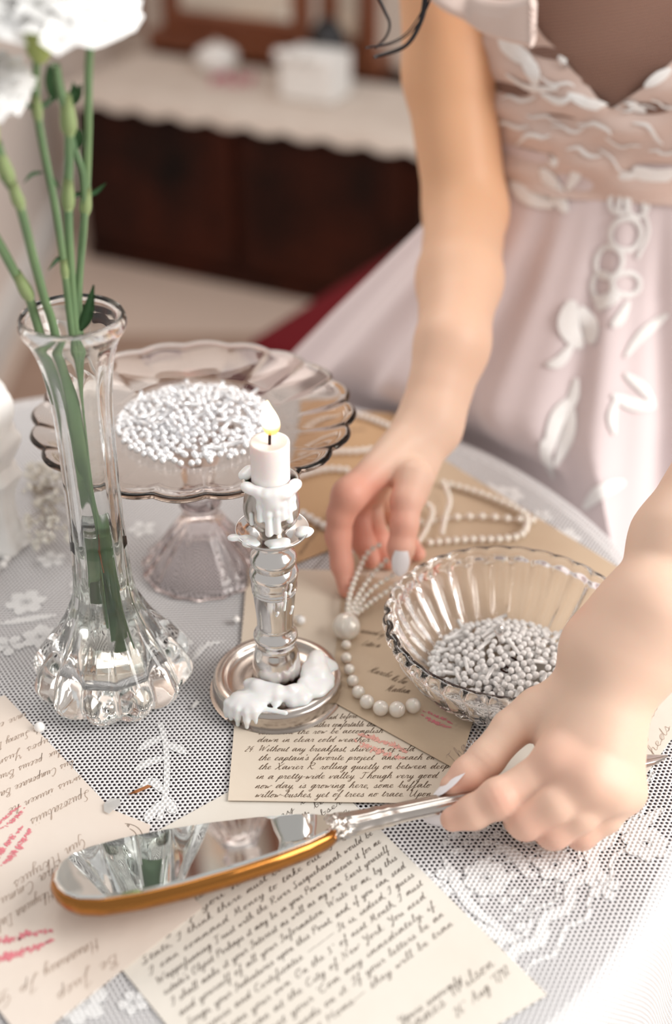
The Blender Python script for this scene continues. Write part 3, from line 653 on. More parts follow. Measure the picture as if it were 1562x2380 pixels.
st2 = [(rc(41.5, 1449), zc(1449)), (rc(42.5, 1446), zc(1446)), (rc(42, 1440), zc(1440)), (rc(50, 1372), zc(1372)), (rc(52.5, 1369), zc(1369)), (rc(51, 1366), zc(1366)), (rc(53.5, 1362), zc(1362)), (rc(52, 1358), zc(1358)), (rc(54, 1354), zc(1354)), (rc(53, 1350), zc(1350)),
       (rc(56, 1337), zc(1337)), (rc(57.5, 1328), zc(1328)), (rc(54, 1318), zc(1318)), (rc(49, 1312), zc(1312)), (rc(50, 1308), zc(1308)), (rc(54, 1302), zc(1302)), (rc(55, 1292), zc(1292)), (rc(51, 1283), zc(1283)), (rc(42, 1275), zc(1275)), (rc(38, 1262), zc(1262)), (rc(40, 1254), zc(1254))]
obj('stem', lathe(smooth_prof(st, 3)+[(r, z, 0) for r, z in st2], cc, 72, closed=False), M_silver, cs)
zp = zc(1246)
pl = [(0, zp-.001), (.012, zp-.001), (.017, zp+.0015), (.0195, zp+.0042), (.0198, zp+.0052), (.0190, zp+.0052), (.016, zp+.0028), (.010, zp+.0012), (0, zp+.0012)]
obj('drip_plate', lathe(smooth_prof(pl, 3), cc, 72, closed=False), M_silver, cs)
zt = zc(1112)
cup = [(.0072, zp+.001), (.0080, zp+.004), (.0098, zp+.007), (.0135, zp+.012), (.0150, zp+.0185), (.0146, zp+.024), (.0130, zt-.006), (.0128, zt-.0045), (.0146, zt-.003), (.0152, zt-.001), (.0148, zt), (.0130, zt-.0005), (.0122, zt-.006), (.012, zp+.01), (0, zp+.01)]
obj('candle_cup', lathe([(a, b, .02 if zp+.006 < b < zt-.008 else 0) for a, b, _ in smooth_prof(cup, 3)], cc, 80, lambda t: abs(math.sin(4*t))*2-1, closed=False), M_tarn, cs)
# candle
ca = thing('candle', 'short white burning candle standing in the silver candlestick', 'candle', (cc[0], cc[1], cc[2]+zp+.0135))
cb = cc[2]+zp+.0135; ct = PD(637, 1025, CP.y).z; cr = 46.5*depth(PD(637, 1040, CP.y))/FPX
hh = ct-cb
obj('wax_body', lathe([(0, 0), (cr*.98, 0), (cr*.99, hh*.4), (cr, hh*.8), (cr*1.015, hh-.001), (cr*.99, hh), (cr*.85, hh-.0004), (cr*.5, hh-.0016), (0, hh-.0020)], (cc[0], cc[1], cb), 64, closed=False), M_candle, ca)
bm = bmesh.new(); wk = catmull([Vector((cc[0], cc[1], ct-.002)), Vector((cc[0]+.0002, cc[1], ct+.003)), Vector((cc[0]+.0007, cc[1]-.0003, ct+.0068))], 5); tube(bm, wk, [.0008]*6+[.0007]*5, 8); obj('wick', bm, M_wick, ca)
# flame: bright teardrop, orange at its foot
m, nt, b = nmat('flame'); nt.nodes.remove(b); N_, L_ = nt.nodes, nt.links
tc = N_.new('ShaderNodeTexCoord'); sp = N_.new('ShaderNodeSeparateXYZ'); L_.new(tc.outputs['Generated'], sp.inputs[0])
cr_ = N_.new('ShaderNodeValToRGB'); e = cr_.color_ramp.elements; e[0].position = 0; e[0].color = (.9, .25, .03, 1); e[1].position = .42; e[1].color = (1, .93, .75, 1); q = cr_.color_ramp.elements.new(.22); q.color = (1, .50, .13, 1); q = cr_.color_ramp.elements.new(.95); q.color = (1, .85, .5, 1)
L_.new(sp.outputs[2], cr_.inputs[0]); em = N_.new('ShaderNodeEmission'); em.inputs[1].default_value = 2.6; L_.new(cr_.outputs[0], em.inputs[0])
tr = N_.new('ShaderNodeBsdfTransparent'); lw = N_.new('ShaderNodeLayerWeight'); lw.inputs[0].default_value = .25
ramp = N_.new('ShaderNodeMapRange'); ramp.inputs['From Min'].default_value = .0; ramp.inputs['From Max'].default_value = .25; ramp.inputs['To Min'].default_value = .35; L_.new(sp.outputs[2], ramp.inputs[0])
fac = mathn(nt, 'MULTIPLY', ramp.outputs[0], mathn(nt, 'SUBTRACT', 1.0, mathn(nt, 'POWER', lw.outputs['Facing'], 3.0)))
mx = N_.new('ShaderNodeMixShader'); L_.new(fac, mx.inputs[0]); L_.new(tr.outputs[0], mx.inputs[1]); L_.new(em.outputs[0], mx.inputs[2]); L_.new(mx.outputs[0], N_['Material Output'].inputs[0])
fl = lathe(smooth_prof([(0, .0015), (.0030, .0030), (.0044, .0062), (.0046, .0095), (.0038, .0135), (.0022, .0175), (.0008, .0205), (0, .0215)], 3), (cc[0]+.0003, cc[1], ct+.0022), 32, closed=False)
for v in fl.verts:
    h_ = v.co.z-ct; v.co.x += .0009*math.sin(h_*220)
obj('flame', fl, m, ca)
# wax on the candlestick
def wax(name, prims, vox, k, parent):
    A = np.array([q[1] for q in prims]+[q[2] for q in prims if q[0] == 'c']); R_ = max(q[3] if q[0] == 'c' else max(q[2]) for q in prims)
    V, F = sdf_mesh(group_sdf(prims, k), A.min(0)-R_*1.6-.002, A.max(0)+R_*1.6+.002, vox)
    return np_mesh(name, V, F, M_wax, parent)
C = np.array(cc)
def pol(r, deg, z): t = math.radians(deg); return (C[0]+r*math.cos(t), C[1]+r*math.sin(t), C[2]+z)
pr = []
for i in range(16):   # collar where candle meets the cup
    a = -150+i*12 if i < 12 else 20+i*10; pr.append(('e', pol(.0136+.0010*random.random(), a, zt-.0002), (.0032, .0032, .0014+.0009*random.random())))
for a, z0, z1, r in [(-78, zt, zt-.023, .0017), (-66, zt, zt-.015, .0016), (-95, zt, zt-.024, .0018), (-112, zt-.001, zt-.016, .0015), (-52, zt-.004, zt-.018, .0016), (-40, zt, zt-.012, .0013)]:
    pr += chain([pol(.0150, a, z0), pol(.0150, a+1, (z0+z1)/2), pol(.0155, a+2, z1)], [r*1.1, r*.9, r*1.15])
pr += [('e', pol(.0150, -85, zt-.004), (.0045, .003, .0055)), ('e', pol(.0152, -62, zt-.001), (.004, .003, .0022))]
wax('wax_drips', pr, .00055, .0022, cs)
wax('wax_bead', [('c', pol(.0157, -130, zp+.022), pol(.0153, -130, zp+.016), .0011, .0012)], .0005, .001, cs)
rnd = random.Random(3)
pr = []
for (a0, a1, rr_) in [(-155, -120, .0165), (-105, -50, .0145), (-30, 0, .0165)]:
    for i in range(5):
        a = rnd.uniform(a0, a1); r = rr_+rnd.uniform(-.002, .0015); pr.append(('e', pol(r, a, zp+.0042), (.0028+.0015*rnd.random(), .0026, .0013+.0008*rnd.random())))
pr.append(('e', pol(.0215, -158, zp+.0045), (.0035, .003, .0014))); pr.append(('c', pol(.0185, -90, zp+.0045), pol(.0187, -60, zp+.0045), .001, .0007))
wax('wax_on_drip_plate', pr, .0006, .0015, cs)
pr = []
for i in range(60):
    a = rnd.uniform(-140, 35); r = .0185+rnd.uniform(-.0005, .012)*(1 if a > -60 or a < -100 else .75)
    hgt = .0095+.0028*rnd.random()+(.0035 if r < .022 else 0); pr.append(('e', pol(r, a, hgt), (.0030+.0022*rnd.random(), .0030+.0020*rnd.random(), .0018+.0020*rnd.random())))
for a in (-137, -131, -124, -115): pr += chain([pol(.031, a, .0115), pol(.0362, a, .0105), pol(.0378, a+1, .0065), pol(.0383, a+1, .001+.003*rnd.random())], [.0024, .0019, .0014, .0012])
pr += [('e', pol(.030, -128, .0125), (.006, .005, .0030)), ('e', pol(.024, -5, .0145), (.006, .008, .0045)), ('e', pol(.024, 18, .0155), (.005, .007, .004)), ('e', pol(.028, -35, .0125), (.006, .006, .0028)), ('e', pol(.0255, -110, .0135), (.006, .004, .003)), ('c', pol(.0345, -108, .0112), pol(.0375, -106, .006), .003, .0008), ('c', pol(.033, -120, .011), pol(.034, -80, .0108), .002, .0015)]
wax('wax_pool', pr, .0008, .0028, cs)
for (a, z0, z1, r) in [(-62, zc(1345), zc(1385), .0146), (-50, zc(1330), zc(1350), .0152), (-80, zc(1390), zc(1398), .0136), (-44, zc(1385), zc(1400), .0142)]:
    wax('wax_drip', chain([pol(r, a, z0), pol(r-.0004, a, (z0+z1)/2), pol(r-.0008, a-3, z1)], [.0009, .0005, .0008]), .0004, .0006, cs)
# ================================================================== CAKE STAND
SP = P(475, 1315); sc_ = (SP.x, SP.y, T+.0008)
cst = thing('footed_glass_dish', 'smoky pressed glass footed dish with scalloped rim full of beads', 'dish', sc_)
lob2 = lambda t: abs(math.cos(10*t))*1.6-.9
up = [(0, .0995, 0), (.020, .0995, 0), (.040, .1010, .004), (.058, .1030, .010), (.072, .1050, .018), (.084, .1075, .022), (.092, .1100, .024), (.0965, .1120, .025), (.0975, .1138, .025)]
lo_ = [(.0955, .1152, .025), (.091, .1140, .022), (.082, .1110, .022), (.069, .1085, .015), (.057, .1070, .006), (.050, .1060, 0), (.030, .1050, 0), (0, .1045, 0)]
obj('glass_bowl', lathe(smooth_prof(up, 3)+smooth_prof(lo_, 3), sc_, 240, lob2, closed=False), M_smoke, cst)
ft = [(0, .0990), (.024, .0990), (.017, .090), (.0125, .078), (.0105, .066), (.0095, .058), (.0125, .052), (.0135, .049), (.0115, .046), (.012, .042), (.019, .030), (.0275, .018), (.034, .008), (.0385, .0045), (.0400, .0022), (.039, 0), (.035, 0), (.030, .007), (.0235, .017), (.015, .029), (.006, .038), (0, .040)]
obj('foot', lathe([(a, b, .02 if b < .035 and a > .01 else 0) for a, b, _ in smooth_prof(ft, 3)], sc_, 144, lambda t: math.cos(16*t), closed=False), M_smoke2, cst)
# ================================================================== CUT GLASS BOWL
BP = P(1172, 1590); bc = (BP.x+.0005, BP.y, T+.0040)
cg = thing('cut_glass_bowl', 'clear cut glass bowl with ribbed sides beside the hand', 'bowl', bc)
lob3 = lambda t: abs(math.cos(16*t))*1.6-.8
out = [(0, 0, 0), (.036, 0, 0), (.043, .0012, .01), (.049, .006, .04), (.056, .014, .045), (.062, .023, .045), (.0665, .031, .035), (.0690, .036, .008), (.0712, .0385, .012), (.0718, .0425, .012), (.0705, .0450, .008)]
inn_ = [(.0672, .0452, .004), (.0655, .042, .01), (.0640, .034, .035), (.0600, .025, .04), (.0535, .016, .035), (.046, .0085, .02), (.036, .0055, 0), (0, .005, 0)]
obj('glass_body', lathe(smooth_prof(out, 3)+smooth_prof(inn_, 3), bc, 256, lob3, closed=False), M_cut, cg)
# ================================================================== BEADS
def sphere_me(name, r, m, seg=14, rg=9, cap=None):
    bm = bmesh.new(); bmesh.ops.create_uvsphere(bm, u_segments=seg, v_segments=rg, radius=r); me = bpy.data.meshes.new(name); bm.to_mesh(me); bm.free(); me.materials.append(m)
    me.polygons.foreach_set('use_smooth', [True]*len(me.polygons)); return me
def tube_me(name, r, l, m):
    bm = bmesh.new(); tube(bm, [Vector((-l/2, 0, 0)), Vector((0, 0, 0)), Vector((l/2, 0, 0))], r, 8); me = bpy.data.meshes.new(name); bm.to_mesh(me); bm.free(); me.materials.append(m)
    me.polygons.foreach_set('use_smooth', [True]*len(me.polygons)); return me
def pile(center, R, z0, dome, r, nvis, nstuff, m, label, group, stufflabel, kx=1.0, tubes=.15, name='pearl_bead', off=(0, 0)):
    me = sphere_me(name, r, m); me2 = tube_me('bugle_bead', r*.62, r*5, m)
    # stuff underneath
    V = []; F = []; tmp = bmesh.new(); bmesh.ops.create_icosphere(tmp, subdivisions=2, radius=r); bv = [v.co.copy() for v in tmp.verts]; bf = [[v.index for v in f.verts] for f in tmp.faces]; tmp.free()
    rnd = random.Random(11)
    def surf(x, y): q = (x*x+y*y)/(R*R); return z0+dome*(1-q)**.8 if q < 1 else z0
    for i in range(nstuff):
        a = rnd.uniform(0, 2*PI); q = R*math.sqrt(rnd.random())*.97; x, y = q*math.cos(a), q*math.sin(a)
        z = surf(x, y)-rnd.uniform(.9, 2.6)*r
        if z < z0+r: z = z0+r
        b0 = len(V); V += [(center[0]+off[0]+x+v.x, center[1]+off[1]+y+v.y, center[2]+z+v.z) for v in bv]; F += [[b0+k for k in f] for f in bf]
    o = pyobj('bead_heap', V, F, m); tag(o, stufflabel, 'beads', kind='stuff')
    placed = []; tries = 0
    while len(placed) < nvis and tries < 60000:
        tries += 1; a = rnd.uniform(0, 2*PI); q = R*math.sqrt(rnd.random()); x, y = q*math.cos(a), q*math.sin(a)
        if all((x-u)**2+(y-v)**2 > (1.85*r)**2 for u, v in placed): placed.append((x, y))
    for x, y in placed:
        tb_ = rnd.random() < tubes
        o = bpy.data.objects.new('bugle_bead' if tb_ else name, me2 if tb_ else me); COL.objects.link(o)
        o.location = (center[0]+off[0]+x, center[1]+off[1]+y, center[2]+surf(x, y)+r*(.1+rnd.random()*.5)+(r*.9 if tb_ else 0))
        if tb_: o.rotation_euler = (0, rnd.uniform(-.5, .5), rnd.uniform(0, PI))
        tag(o, label[1] if tb_ else label[0], 'bead', group[1] if tb_ else group[0])
pile(bc, .0455, .0070, .0115, .00195, 300, 420, M_pearlw, ('small round pearl bead lying in the cut glass bowl', 'thin clear tube bead lying in the cut glass bowl'), ('round beads in the cut glass bowl', 'tube beads in the cut glass bowl'), 'heap of white pearl beads under the top layer in the cut glass bowl', off=(.001, -.001), tubes=.10)
pile(sc_, .048, .1065, .0075, .00205, 300, 380, M_bead, ('small silvery bead heaped in the smoky footed dish', 'silvery tube bead heaped in the smoky footed dish'), ('round beads in the footed dish', 'tube beads in the footed dish'), 'heap of silvery beads under the top layer in the smoky footed dish', tubes=.12, name='silver_bead')
for px, py, lb in [(1160, 1420, 'clear looped head pin standing up in the cut glass bowl beads')]:
    c = Vector((bc[0]-.003, bc[1]+.010, bc[2]+.014)); bm = bmesh.new(); tube(bm, catmull([c, c+Vector((-.001, .002, .007)), c+Vector((-.004, .003, .012)), c+Vector((-.001, .003, .015)), c+Vector((.001, .002, .011)), c+Vector((-.001, .002, .0075))], 5), .0006, 6); tag(obj('looped_pin', bm, M_silver), lb, 'pin')
for dx, dy, lb in [(.004, -.002, 'tarnished dark clasp ring nearer the middle of the cut glass bowl'), (-.003, -.013, 'tarnished dark clasp ring nearer the front of the cut glass bowl')]:
    c = Vector((bc[0]+dx, bc[1]+dy, bc[2]+.0180)); bm = bmesh.new(); tube(bm, [c+Vector((math.cos(t)*.0022, math.sin(t)*.0022, .0006*math.sin(t*2))) for t in [2*PI*i/16 for i in range(17)]], .0006, 6); tag(obj('clasp_ring', bm, M_wood), lb, 'clasp')
# ================================================================== NECKLACES
UNIT = {}
def pearl_mesh(m):
    if m.name not in UNIT: UNIT[m.name] = sphere_me('pearl', 1.0, m, 20, 12)
    return UNIT[m.name]
def strand_pts(pts, z, sp):
    """evenly spaced positions along pixels (x,y[,z])"""
    c = catmull([P(q[0], q[1], q[2] if len(q) > 2 else z) for q in pts], 14); out = [c[0]]; acc = 0
    for a, b in zip(c[:-1], c[1:]):
        L = (b-a).length; s = sp-acc
        while s <= L: out.append(a.lerp(b, s/L)); s += sp
        acc = (acc+L) % sp if L else acc
        acc = L-(s-sp) if s-sp >= 0 else acc
    return out
def spaced(pts, z, sp):
    c = catmull([P(q[0], q[1], q[2] if len(q) > 2 else z) for q in pts], 24); out = [c[0]]
    for p in c:
        if (p-out[-1]).length >= sp: out.append(out[-1]+(p-out[-1]).normalized()*sp)
    return out
def necklace(label, strands, singles=(), m=M_pearl, loc=None):
    t = thing('pearl_necklace', label, 'necklace', loc); me = pearl_mesh(m)
    def put(p, r):
        o = bpy.data.objects.new('pearl', me); COL.objects.link(o); o.parent = t; o.location = p-Vector(loc); o.scale = (r, r, r)
    for (x, y, z, r) in singles: put(P(x, y, z), r)
    for pts, z, r, gap in strands:
        pp = spaced(pts, z, 2*r*gap)
        for p in pp: put(p, r)
        if len(pp) > 2:
            bm = bmesh.new(); tube(bm, pp, r*.16, 5); obj('thread', bm, M_pearlw, t)
    return t
sg = [(805, 1499, .0065, .0030), (805, 1529, .0068, .0033), (812, 1556, .007, .0033), (820, 1582, .007, .0035), (833, 1608, .007, .0038), (853, 1631, .007, .0042), (885, 1646, .007, .0045), (923, 1649, .007, .0047), (960, 1640, .007, .0045)]
necklace('ivory pearl necklace with four fine strands gathered in one large pearl', [
    ([(806, 1428, .011), (814, 1380, .014), (830, 1335, .018), (855, 1285, .024), (890, 1262, .030)], 0, .0019, 1.12),
    ([(812, 1425, .010), (840, 1372, .013), (868, 1334, .018), (908, 1292, .026)], 0, .0019, 1.12),
    ([(822, 1424, .009), (850, 1385, .011), (880, 1358, .015), (925, 1330, .022)], 0, .0019, 1.12),
    ([(830, 1426, .008), (865, 1398, .009), (895, 1378, .011), (930, 1352, .018)], 0, .0019, 1.12)], [(805, 1456, .0105, .0085)]+sg, loc=P(805, 1456, .003))
necklace('ivory pearl necklace looped on the tan envelope behind the glass bowl', [
    ([(1030, 1122), (1090, 1138), (1150, 1160), (1205, 1185), (1225, 1205), (1215, 1240), (1170, 1252), (1080, 1254), (985, 1262)], .0055, .0027, 1.08),
    ([(978, 1215), (1050, 1203), (1120, 1200), (1190, 1206), (1248, 1209)], .0056, .0027, 1.6),
    ([(1035, 1130), (1045, 1165), (1035, 1200), (1025, 1245)], .0100, .0022, 1.1), ([(975, 1160), (1005, 1185), (990, 1230), (965, 1270)], .0095, .0022, 1.1)], loc=P(1100, 1200, .003))
necklace('white pearl strands lying in rows on the brown paper behind the candle', [
    ([(700, 1080), (760, 1052), (830, 1048), (880, 1042)], .004, .0024, 1.1), ([(640, 1130), (700, 1105), (760, 1090), (810, 1092)], .004, .0024, 1.1), ([(820, 962), (860, 972), (910, 992)], .004, .0022, 1.1),
    ([(705, 1195), (735, 1212), (765, 1228), (800, 1236)], .004, .0030, 1.15), ([(700, 1020), (760, 1000), (820, 1005)], .004, .0022, 1.1)], loc=P(740, 1100, .001), m=M_pearlw)
necklace('white bead strand curving by the left edge of the lace cloth', [([(-30, 1335), (8, 1312), (18, 1290), (35, 1270), (62, 1262)], .003, .0026, 1.3)], loc=P(20, 1290, 0), m=M_pearlw)
for x, y, z, r, lb in [(92, 1690, .0035, .0031, 'single loose pearl at the upper edge of the blush letter'), (549, 1440, .004, .0024, 'tiny loose bead left of the candlestick stem near the paper corner'), (700, 1442, .0065, .0028, 'tiny loose bead hidden just right of the candlestick neck')]:
    o = bpy.data.objects.new('loose_pearl', pearl_mesh(M_pearlw)); COL.objects.link(o); o.location = P(x, y, z); o.scale = (r, r, r); tag(o, lb, 'pearl')
def flake(px, py, pts, z, m, name, label, cat):
    c = P(px, py, z); bm = bmesh.new(); vs_ = [bm.verts.new(c+Vector((a, b, random.uniform(0, .0006)))) for a, b in pts]; bm.faces.new(vs_)
    bmesh.ops.solidify(bm, geom=list(bm.faces), thickness=.0006); bmesh.ops.recalc_face_normals(bm, faces=bm.faces); tag(obj(name, bm, m, None, False), label, cat)
flake(262, 1876, [(-.004, -.003), (-.001, -.005), (.001, -.001), (.004, .001), (.003, .006), (-.002, .006), (-.005, .002)], .003, M_white, 'wax_flake', 'white wax flake on the corner of the blush letter', 'wax')
flake(325, 1838, [(-.006, -.003), (-.002, -.002), (.006, .003), (.004, .004), (-.003, 0)], .0022, M_brown, 'bark_chip', 'thin brown chip on the net cloth above the mirror', 'chip')
flake(452, 1638, [(-.002, -.004), (0, -.003), (.003, .002), (.001, .004), (-.001, 0)], .0022, M_white, 'wax_flake', 'small wax crumb on the cloth right of the vase foot', 'wax')
flake(690, 1905-470, [(-.002, -.002), (.002, -.002), (.003, .002), (-.001, .002)], .0055, M_white, 'wax_flake', 'wax crumb on the cream letter behind the candlestick stem', 'wax')
# ================================================================== HAND MIRROR
a0 = P(118, 2064, .0205); a1 = P(785, 1921, .0185); a2 = P(1100, 1852, .020); a3 = P(1552, 1757, .013)
ax = (a1-a0); Lm = ax.length; X = ax.normalized(); side = Vector((0, 0, 1)).cross(X).normalized()      # points away from the camera
tl = math.radians(22); Yv = (side*math.cos(tl)-Vector((0, 0, 1))*math.sin(tl)).normalized(); Zv = X.cross(Yv).normalized()
hm = thing('hand_mirror', 'long oval silver handled mirror tray with amber rim held by the hand', 'mirror', a0)
HW = [(0, .0), (.012, .0085), (.035, .0145), (.08, .0205), (.15, .0248), (.28, .0268), (.42, .0262), (.58, .0238), (.74, .0198), (.87, .0150), (.95, .0105), (1, .0060)]
xs = [h_[0] for h_ in HW]; ys = [h_[1]*1.20 for h_ in HW]
def hw(s): return float(np.interp(s, xs, ys))
ss = sorted(set([0, .004, .012, .022, .035, .055]+[i/48 for i in range(49)]))
ss = [s for s in ss]
def oval_ring(scale_off, h_, smoothn=0):
    a = []; o_ = scale_off
    top = [(o_*(1 if s < .5 else -1)*max(0, 1-min(s, 1-s)*14)+s*Lm, max(hw(s)-o_, .0002)) for s in ss]
    pts = top+[(x, -y) for x, y in reversed(top[1:-1])]
    return [a0+X*x+Yv*y+Zv*h_ for x, y in pts]
def ring_solid(rings):
    bm = bmesh.new(); R_ = [[bm.verts.new(p) for p in r] for r in rings]
    for a, b in zip(R_[:-1], R_[1:]):
        n = len(a)
        for k in range(n): bm.faces.new((a[k], a[(k+1) % n], b[(k+1) % n], b[k]))
    bm.faces.new(R_[0]); bm.faces.new(list(reversed(R_[-1]))); bmesh.ops.recalc_face_normals(bm, faces=bm.faces); return bm
obj('amber_rim', ring_solid([oval_ring(.006, -.0065), oval_ring(.0022, -.0058), oval_ring(.0004, -.0035), oval_ring(-.0004, -.001), oval_ring(0, .0018), oval_ring(.0012, .0030), oval_ring(.0022, .0030)]), M_brass, hm)
mg = obj('mirror_glass', ring_solid([oval_ring(.0018, .0028), oval_ring(.0018, .0035), oval_ring(.0030, .0042), oval_ring(.0034, .0042)]), M_mirror, hm, smooth=False)
# handle
hp = [a1-X*.006, a1, a1+(a2-a1)*.12, a1+(a2-a1)*.4, a2, a2+(a3-a2)*.35, a2+(a3-a2)*.6, a2+(a3-a2)*.75, a2+(a3-a2)*.9, a3]
hwid = [.0100, .0105, .0088, .0066, .0072, .0074, .0072, .0076, .0062, .0006]; hth = [.0045, .0052, .0052, .0046, .0042, .0034, .0030, .0026, .0018, .0005]
hp = catmull(hp, 10); n = len(hp); hw_ = np.interp(np.linspace(0, 9, n), range(10), hwid); ht_ = np.interp(np.linspace(0, 9, n), range(10), hth)
bm = bmesh.new(); prev = None; seg = 40
for i, p in enumerate(hp):
    s = i/(n-1); ring = []; neck = math.exp(-((s-.08)/.10)**2)
    collar = 1+.12*math.exp(-((s-.30)/.008)**2)+.12*math.exp(-((s-.325)/.008)**2)
    for k in range(seg):
        t = 2*PI*k/seg; flute = 1+.06*math.cos(t*10)*(1 if .1 < s < .98 else .8)+neck*.10*math.cos(t*14+s*60)
        ring.append(bm.verts.new(p+Yv*math.cos(t)*hw_[i]*flute*collar+Zv*math.sin(t)*ht_[i]*flute*collar))
    if prev:
        for k in range(seg): bm.faces.new((prev[k], prev[(k+1) % seg], ring[(k+1) % seg], ring[k]))
    else: bm.faces.new(ring)
    prev = ring
bm.faces.new(list(reversed(prev))); bmesh.ops.recalc_face_normals(bm, faces=bm.faces); obj('silver_handle', bm, M_tarn, hm)
# ================================================================== PERSON
person = thing('person', 'woman in blush lace gown reaching over the table with both hands', 'person', (.235, 1.03, 0))
v3 = lambda p: np.array((p[0], p[1], p[2]))
W = lambda x, y, z: v3(P(x, y, z))
near, far = [], []
# --- near hand (her left), palm down, pinching the mirror handle
wr = W(1432, 1530, .078); fa = W(1580, 1262, .118); elb = np.array((.315, .735, T+.205)); sh2 = np.array((.385, .99, T+.37))
kI, kM, kR, kK = W(1300, 1775, .046), W(1368, 1815, .044), W(1412, 1832, .039), W(1448, 1838, .032)
palm = [('c', wr+[0.004, 0, 0], kI, .0185, .0115), ('c', wr, kM, .0190, .0112), ('c', wr, kR, .0185, .0108), ('c', wr, kK, .0170, .0105),
        ('c', kI, kM, .0108, .0108), ('c', kM, kR, .0105, .0102), ('c', kR, kK, .0100, .0095),
        ('c', W(1370, 1600, .062), W(1250, 1660, .048), .0165, .0115), ('c', W(1330, 1640, .054), W(1300, 1730, .042), .014, .012)]
arm = chain([wr, W(1520, 1400, .098), fa, fa*.45+elb*.55, elb], [.0200, .0205, .0245, .033, .034])+chain([elb, elb*.5+sh2*.5, sh2], [.034, .037, .042])
arm += [('c', wr+np.array((-.010, .004, .002)), W(1502, 1420, .098), .0145, .0155), ('c', wr+np.array((.012, -.004, 0)), W(1530, 1440, .095), .0155, .0175)]
thumb = chain([W(1250, 1650, .050), W(1188, 1695, .042), W(1132, 1762, .033), W(1088, 1800, .0275), W(1050, 1828, .0235)], [.0118, .0100, .0094, .0088, .0062])
ind = chain([kI, W(1240, 1808, .040), W(1160, 1856, .033), W(1100, 1888, .0255), W(1052, 1904, .0205)], [.0104, .0092, .0095, .0084, .0062])
mid = chain([kM, W(1290, 1868, .036), W(1222, 1908, .026), W(1208, 1905, .014), W(1235, 1882, .0095)], [.0108, .0098, .0094, .0080, .0068])
rin = chain([kR, W(1345, 1893, .030), W(1286, 1932, .021), W(1272, 1922, .0115), W(1295, 1900, .0085)], [.0102, .0092, .0089, .0076, .0066])
pin = chain([kK, W(1405, 1895, .023), W(1350, 1935, .0165), W(1335, 1930, .010), W(1355, 1910, .0075)], [.0098, .0088, .0084, .0072, .0062])
knob = [('e', kI+[0, 0, .003], (.0105, .0105, .0090)), ('e', kM+[0, 0, .0025], (.0098, .0098, .0085)), ('e', W(1160, 1856, .034), (.0099, .0099, .0098)), ('e', wr+np.array((-.012, .010, .008)), (.008, .008, .007))]
# --- far hand (her right)
w2 = W(998, 985, .078); e2 = v3(PD(1082, 490, .955)); u2 = v3(PD(1046, 170, 1.0)); s2 = v3(PD(1035, -330, 1.03))
farm = [('c', w2+np.array((-.004, 0, 0)), v3(PD(1040, 800, .80)), .0165, .0200), ('c', w2+np.array((.006, 0, -.004)), v3(PD(1062, 800, .81)), .0150, .0195)]+chain([v3(PD(1052, 800, .805)), v3(PD(1068, 650, .87)), e2], [.0235, .0285, .0300])+chain([e2, u2, s2], [.0300, .0335, .039])
q1, q2, q3, q4 = W(812, 1150, .062), W(835, 1135, .054), W(862, 1130, .044), W(890, 1130, .034)
palm2 = [('c', w2, q1, .0165, .0092), ('c', w2, q2, .0160, .0090), ('c', w2, q3, .0150, .0085), ('c', w2, q4, .0140, .0080), ('c', q1, q2, .0088, .0088), ('c', q2, q3, .0085, .0085),
         ('c', W(985, 1040, .068), W(955, 1150, .050), .0150, .0110)]
ind2 = chain([q1, W(792, 1195, .050), W(786, 1245, .036), W(795, 1312, .020), W(806, 1372, .0075)], [.0092, .0084, .0080, .0070, .0052])
mid2 = chain([q2, W(832, 1195, .034), W(842, 1258, .021), W(862, 1302, .011)], [.0090, .0080, .0074, .0058])
rin2 = chain([q3, W(862, 1192, .026), W(882, 1258, .015), W(903, 1305, .008)], [.0085, .0076, .0070, .0055])
pin2 = chain([q4, W(900, 1180, .022), W(940, 1245, .014), W(972, 1288, .008)], [.0078, .0068, .0062, .0050])
thumb2 = chain([W(962, 1110, .066), W(945, 1165, .058), W(940, 1220, .048), W(932, 1275, .036), W(931, 1306, .0290)], [.0122, .0098, .0086, .0082, .0062])
# --- torso, neck, head (mostly above the frame)
B = np.array((.235, 1.03, T))
tor = [('e', B+[0, .02, -.02], (.155, .105, .14)), ('e', B+[0, .01, .14], (.105, .075, .13)), ('e', B+[0, .01, .28], (.128, .078, .12)), ('e', B+[-.055, -.035, .255], (.055, .05, .052)), ('e', B+[.055, -.035, .255], (.055, .05, .052)),
       ('c', B+[-.13, .0, .37], B+[.13, .0, .37], .045, .045), ('c', s2, B+[-.05, 0, .375], .040, .05), ('c', sh2, B+[.05, 0, .375], .042, .05), ('c', B+[0, .01, .38], B+[-.005, -.03, .49], .050, .046)]
hc = B+[-.01, -.07, .59]
head = [('e', hc, (.070, .088, .098)), ('e', hc+[0, -.035, -.055], (.045, .045, .045)), ('c', hc+[0, -.080, -.005], hc+[0, -.098, -.030], .008, .012), ('e', hc+[0, -.083, -.058], (.022, .010, .008)), ('e', hc+[-.072, .005, -.01], (.008, .018, .028)), ('e', hc+[.072, .005, -.01], (.008, .018, .028)), ('e', hc+[-.03, -.078, .012], (.016, .010, .008)), ('e', hc+[.03, -.078, .012], (.016, .010, .008))]
fT = group_sdf(tor+arm[-2:], .05); fH = group_sdf(head, .018)
fA = group_sdf(arm+knob[3:], .010); fF = group_sdf(farm, .012)
fP = group_sdf(palm+knob[:2], .0085); fP2 = group_sdf(palm2, .008)
gs = [group_sdf(x, .0028) for x in (thumb, ind+knob[2:3], mid, rin, pin)]
gs2 = [group_sdf(x, .0035) for x in (thumb2, ind2, mid2, rin2, pin2)]
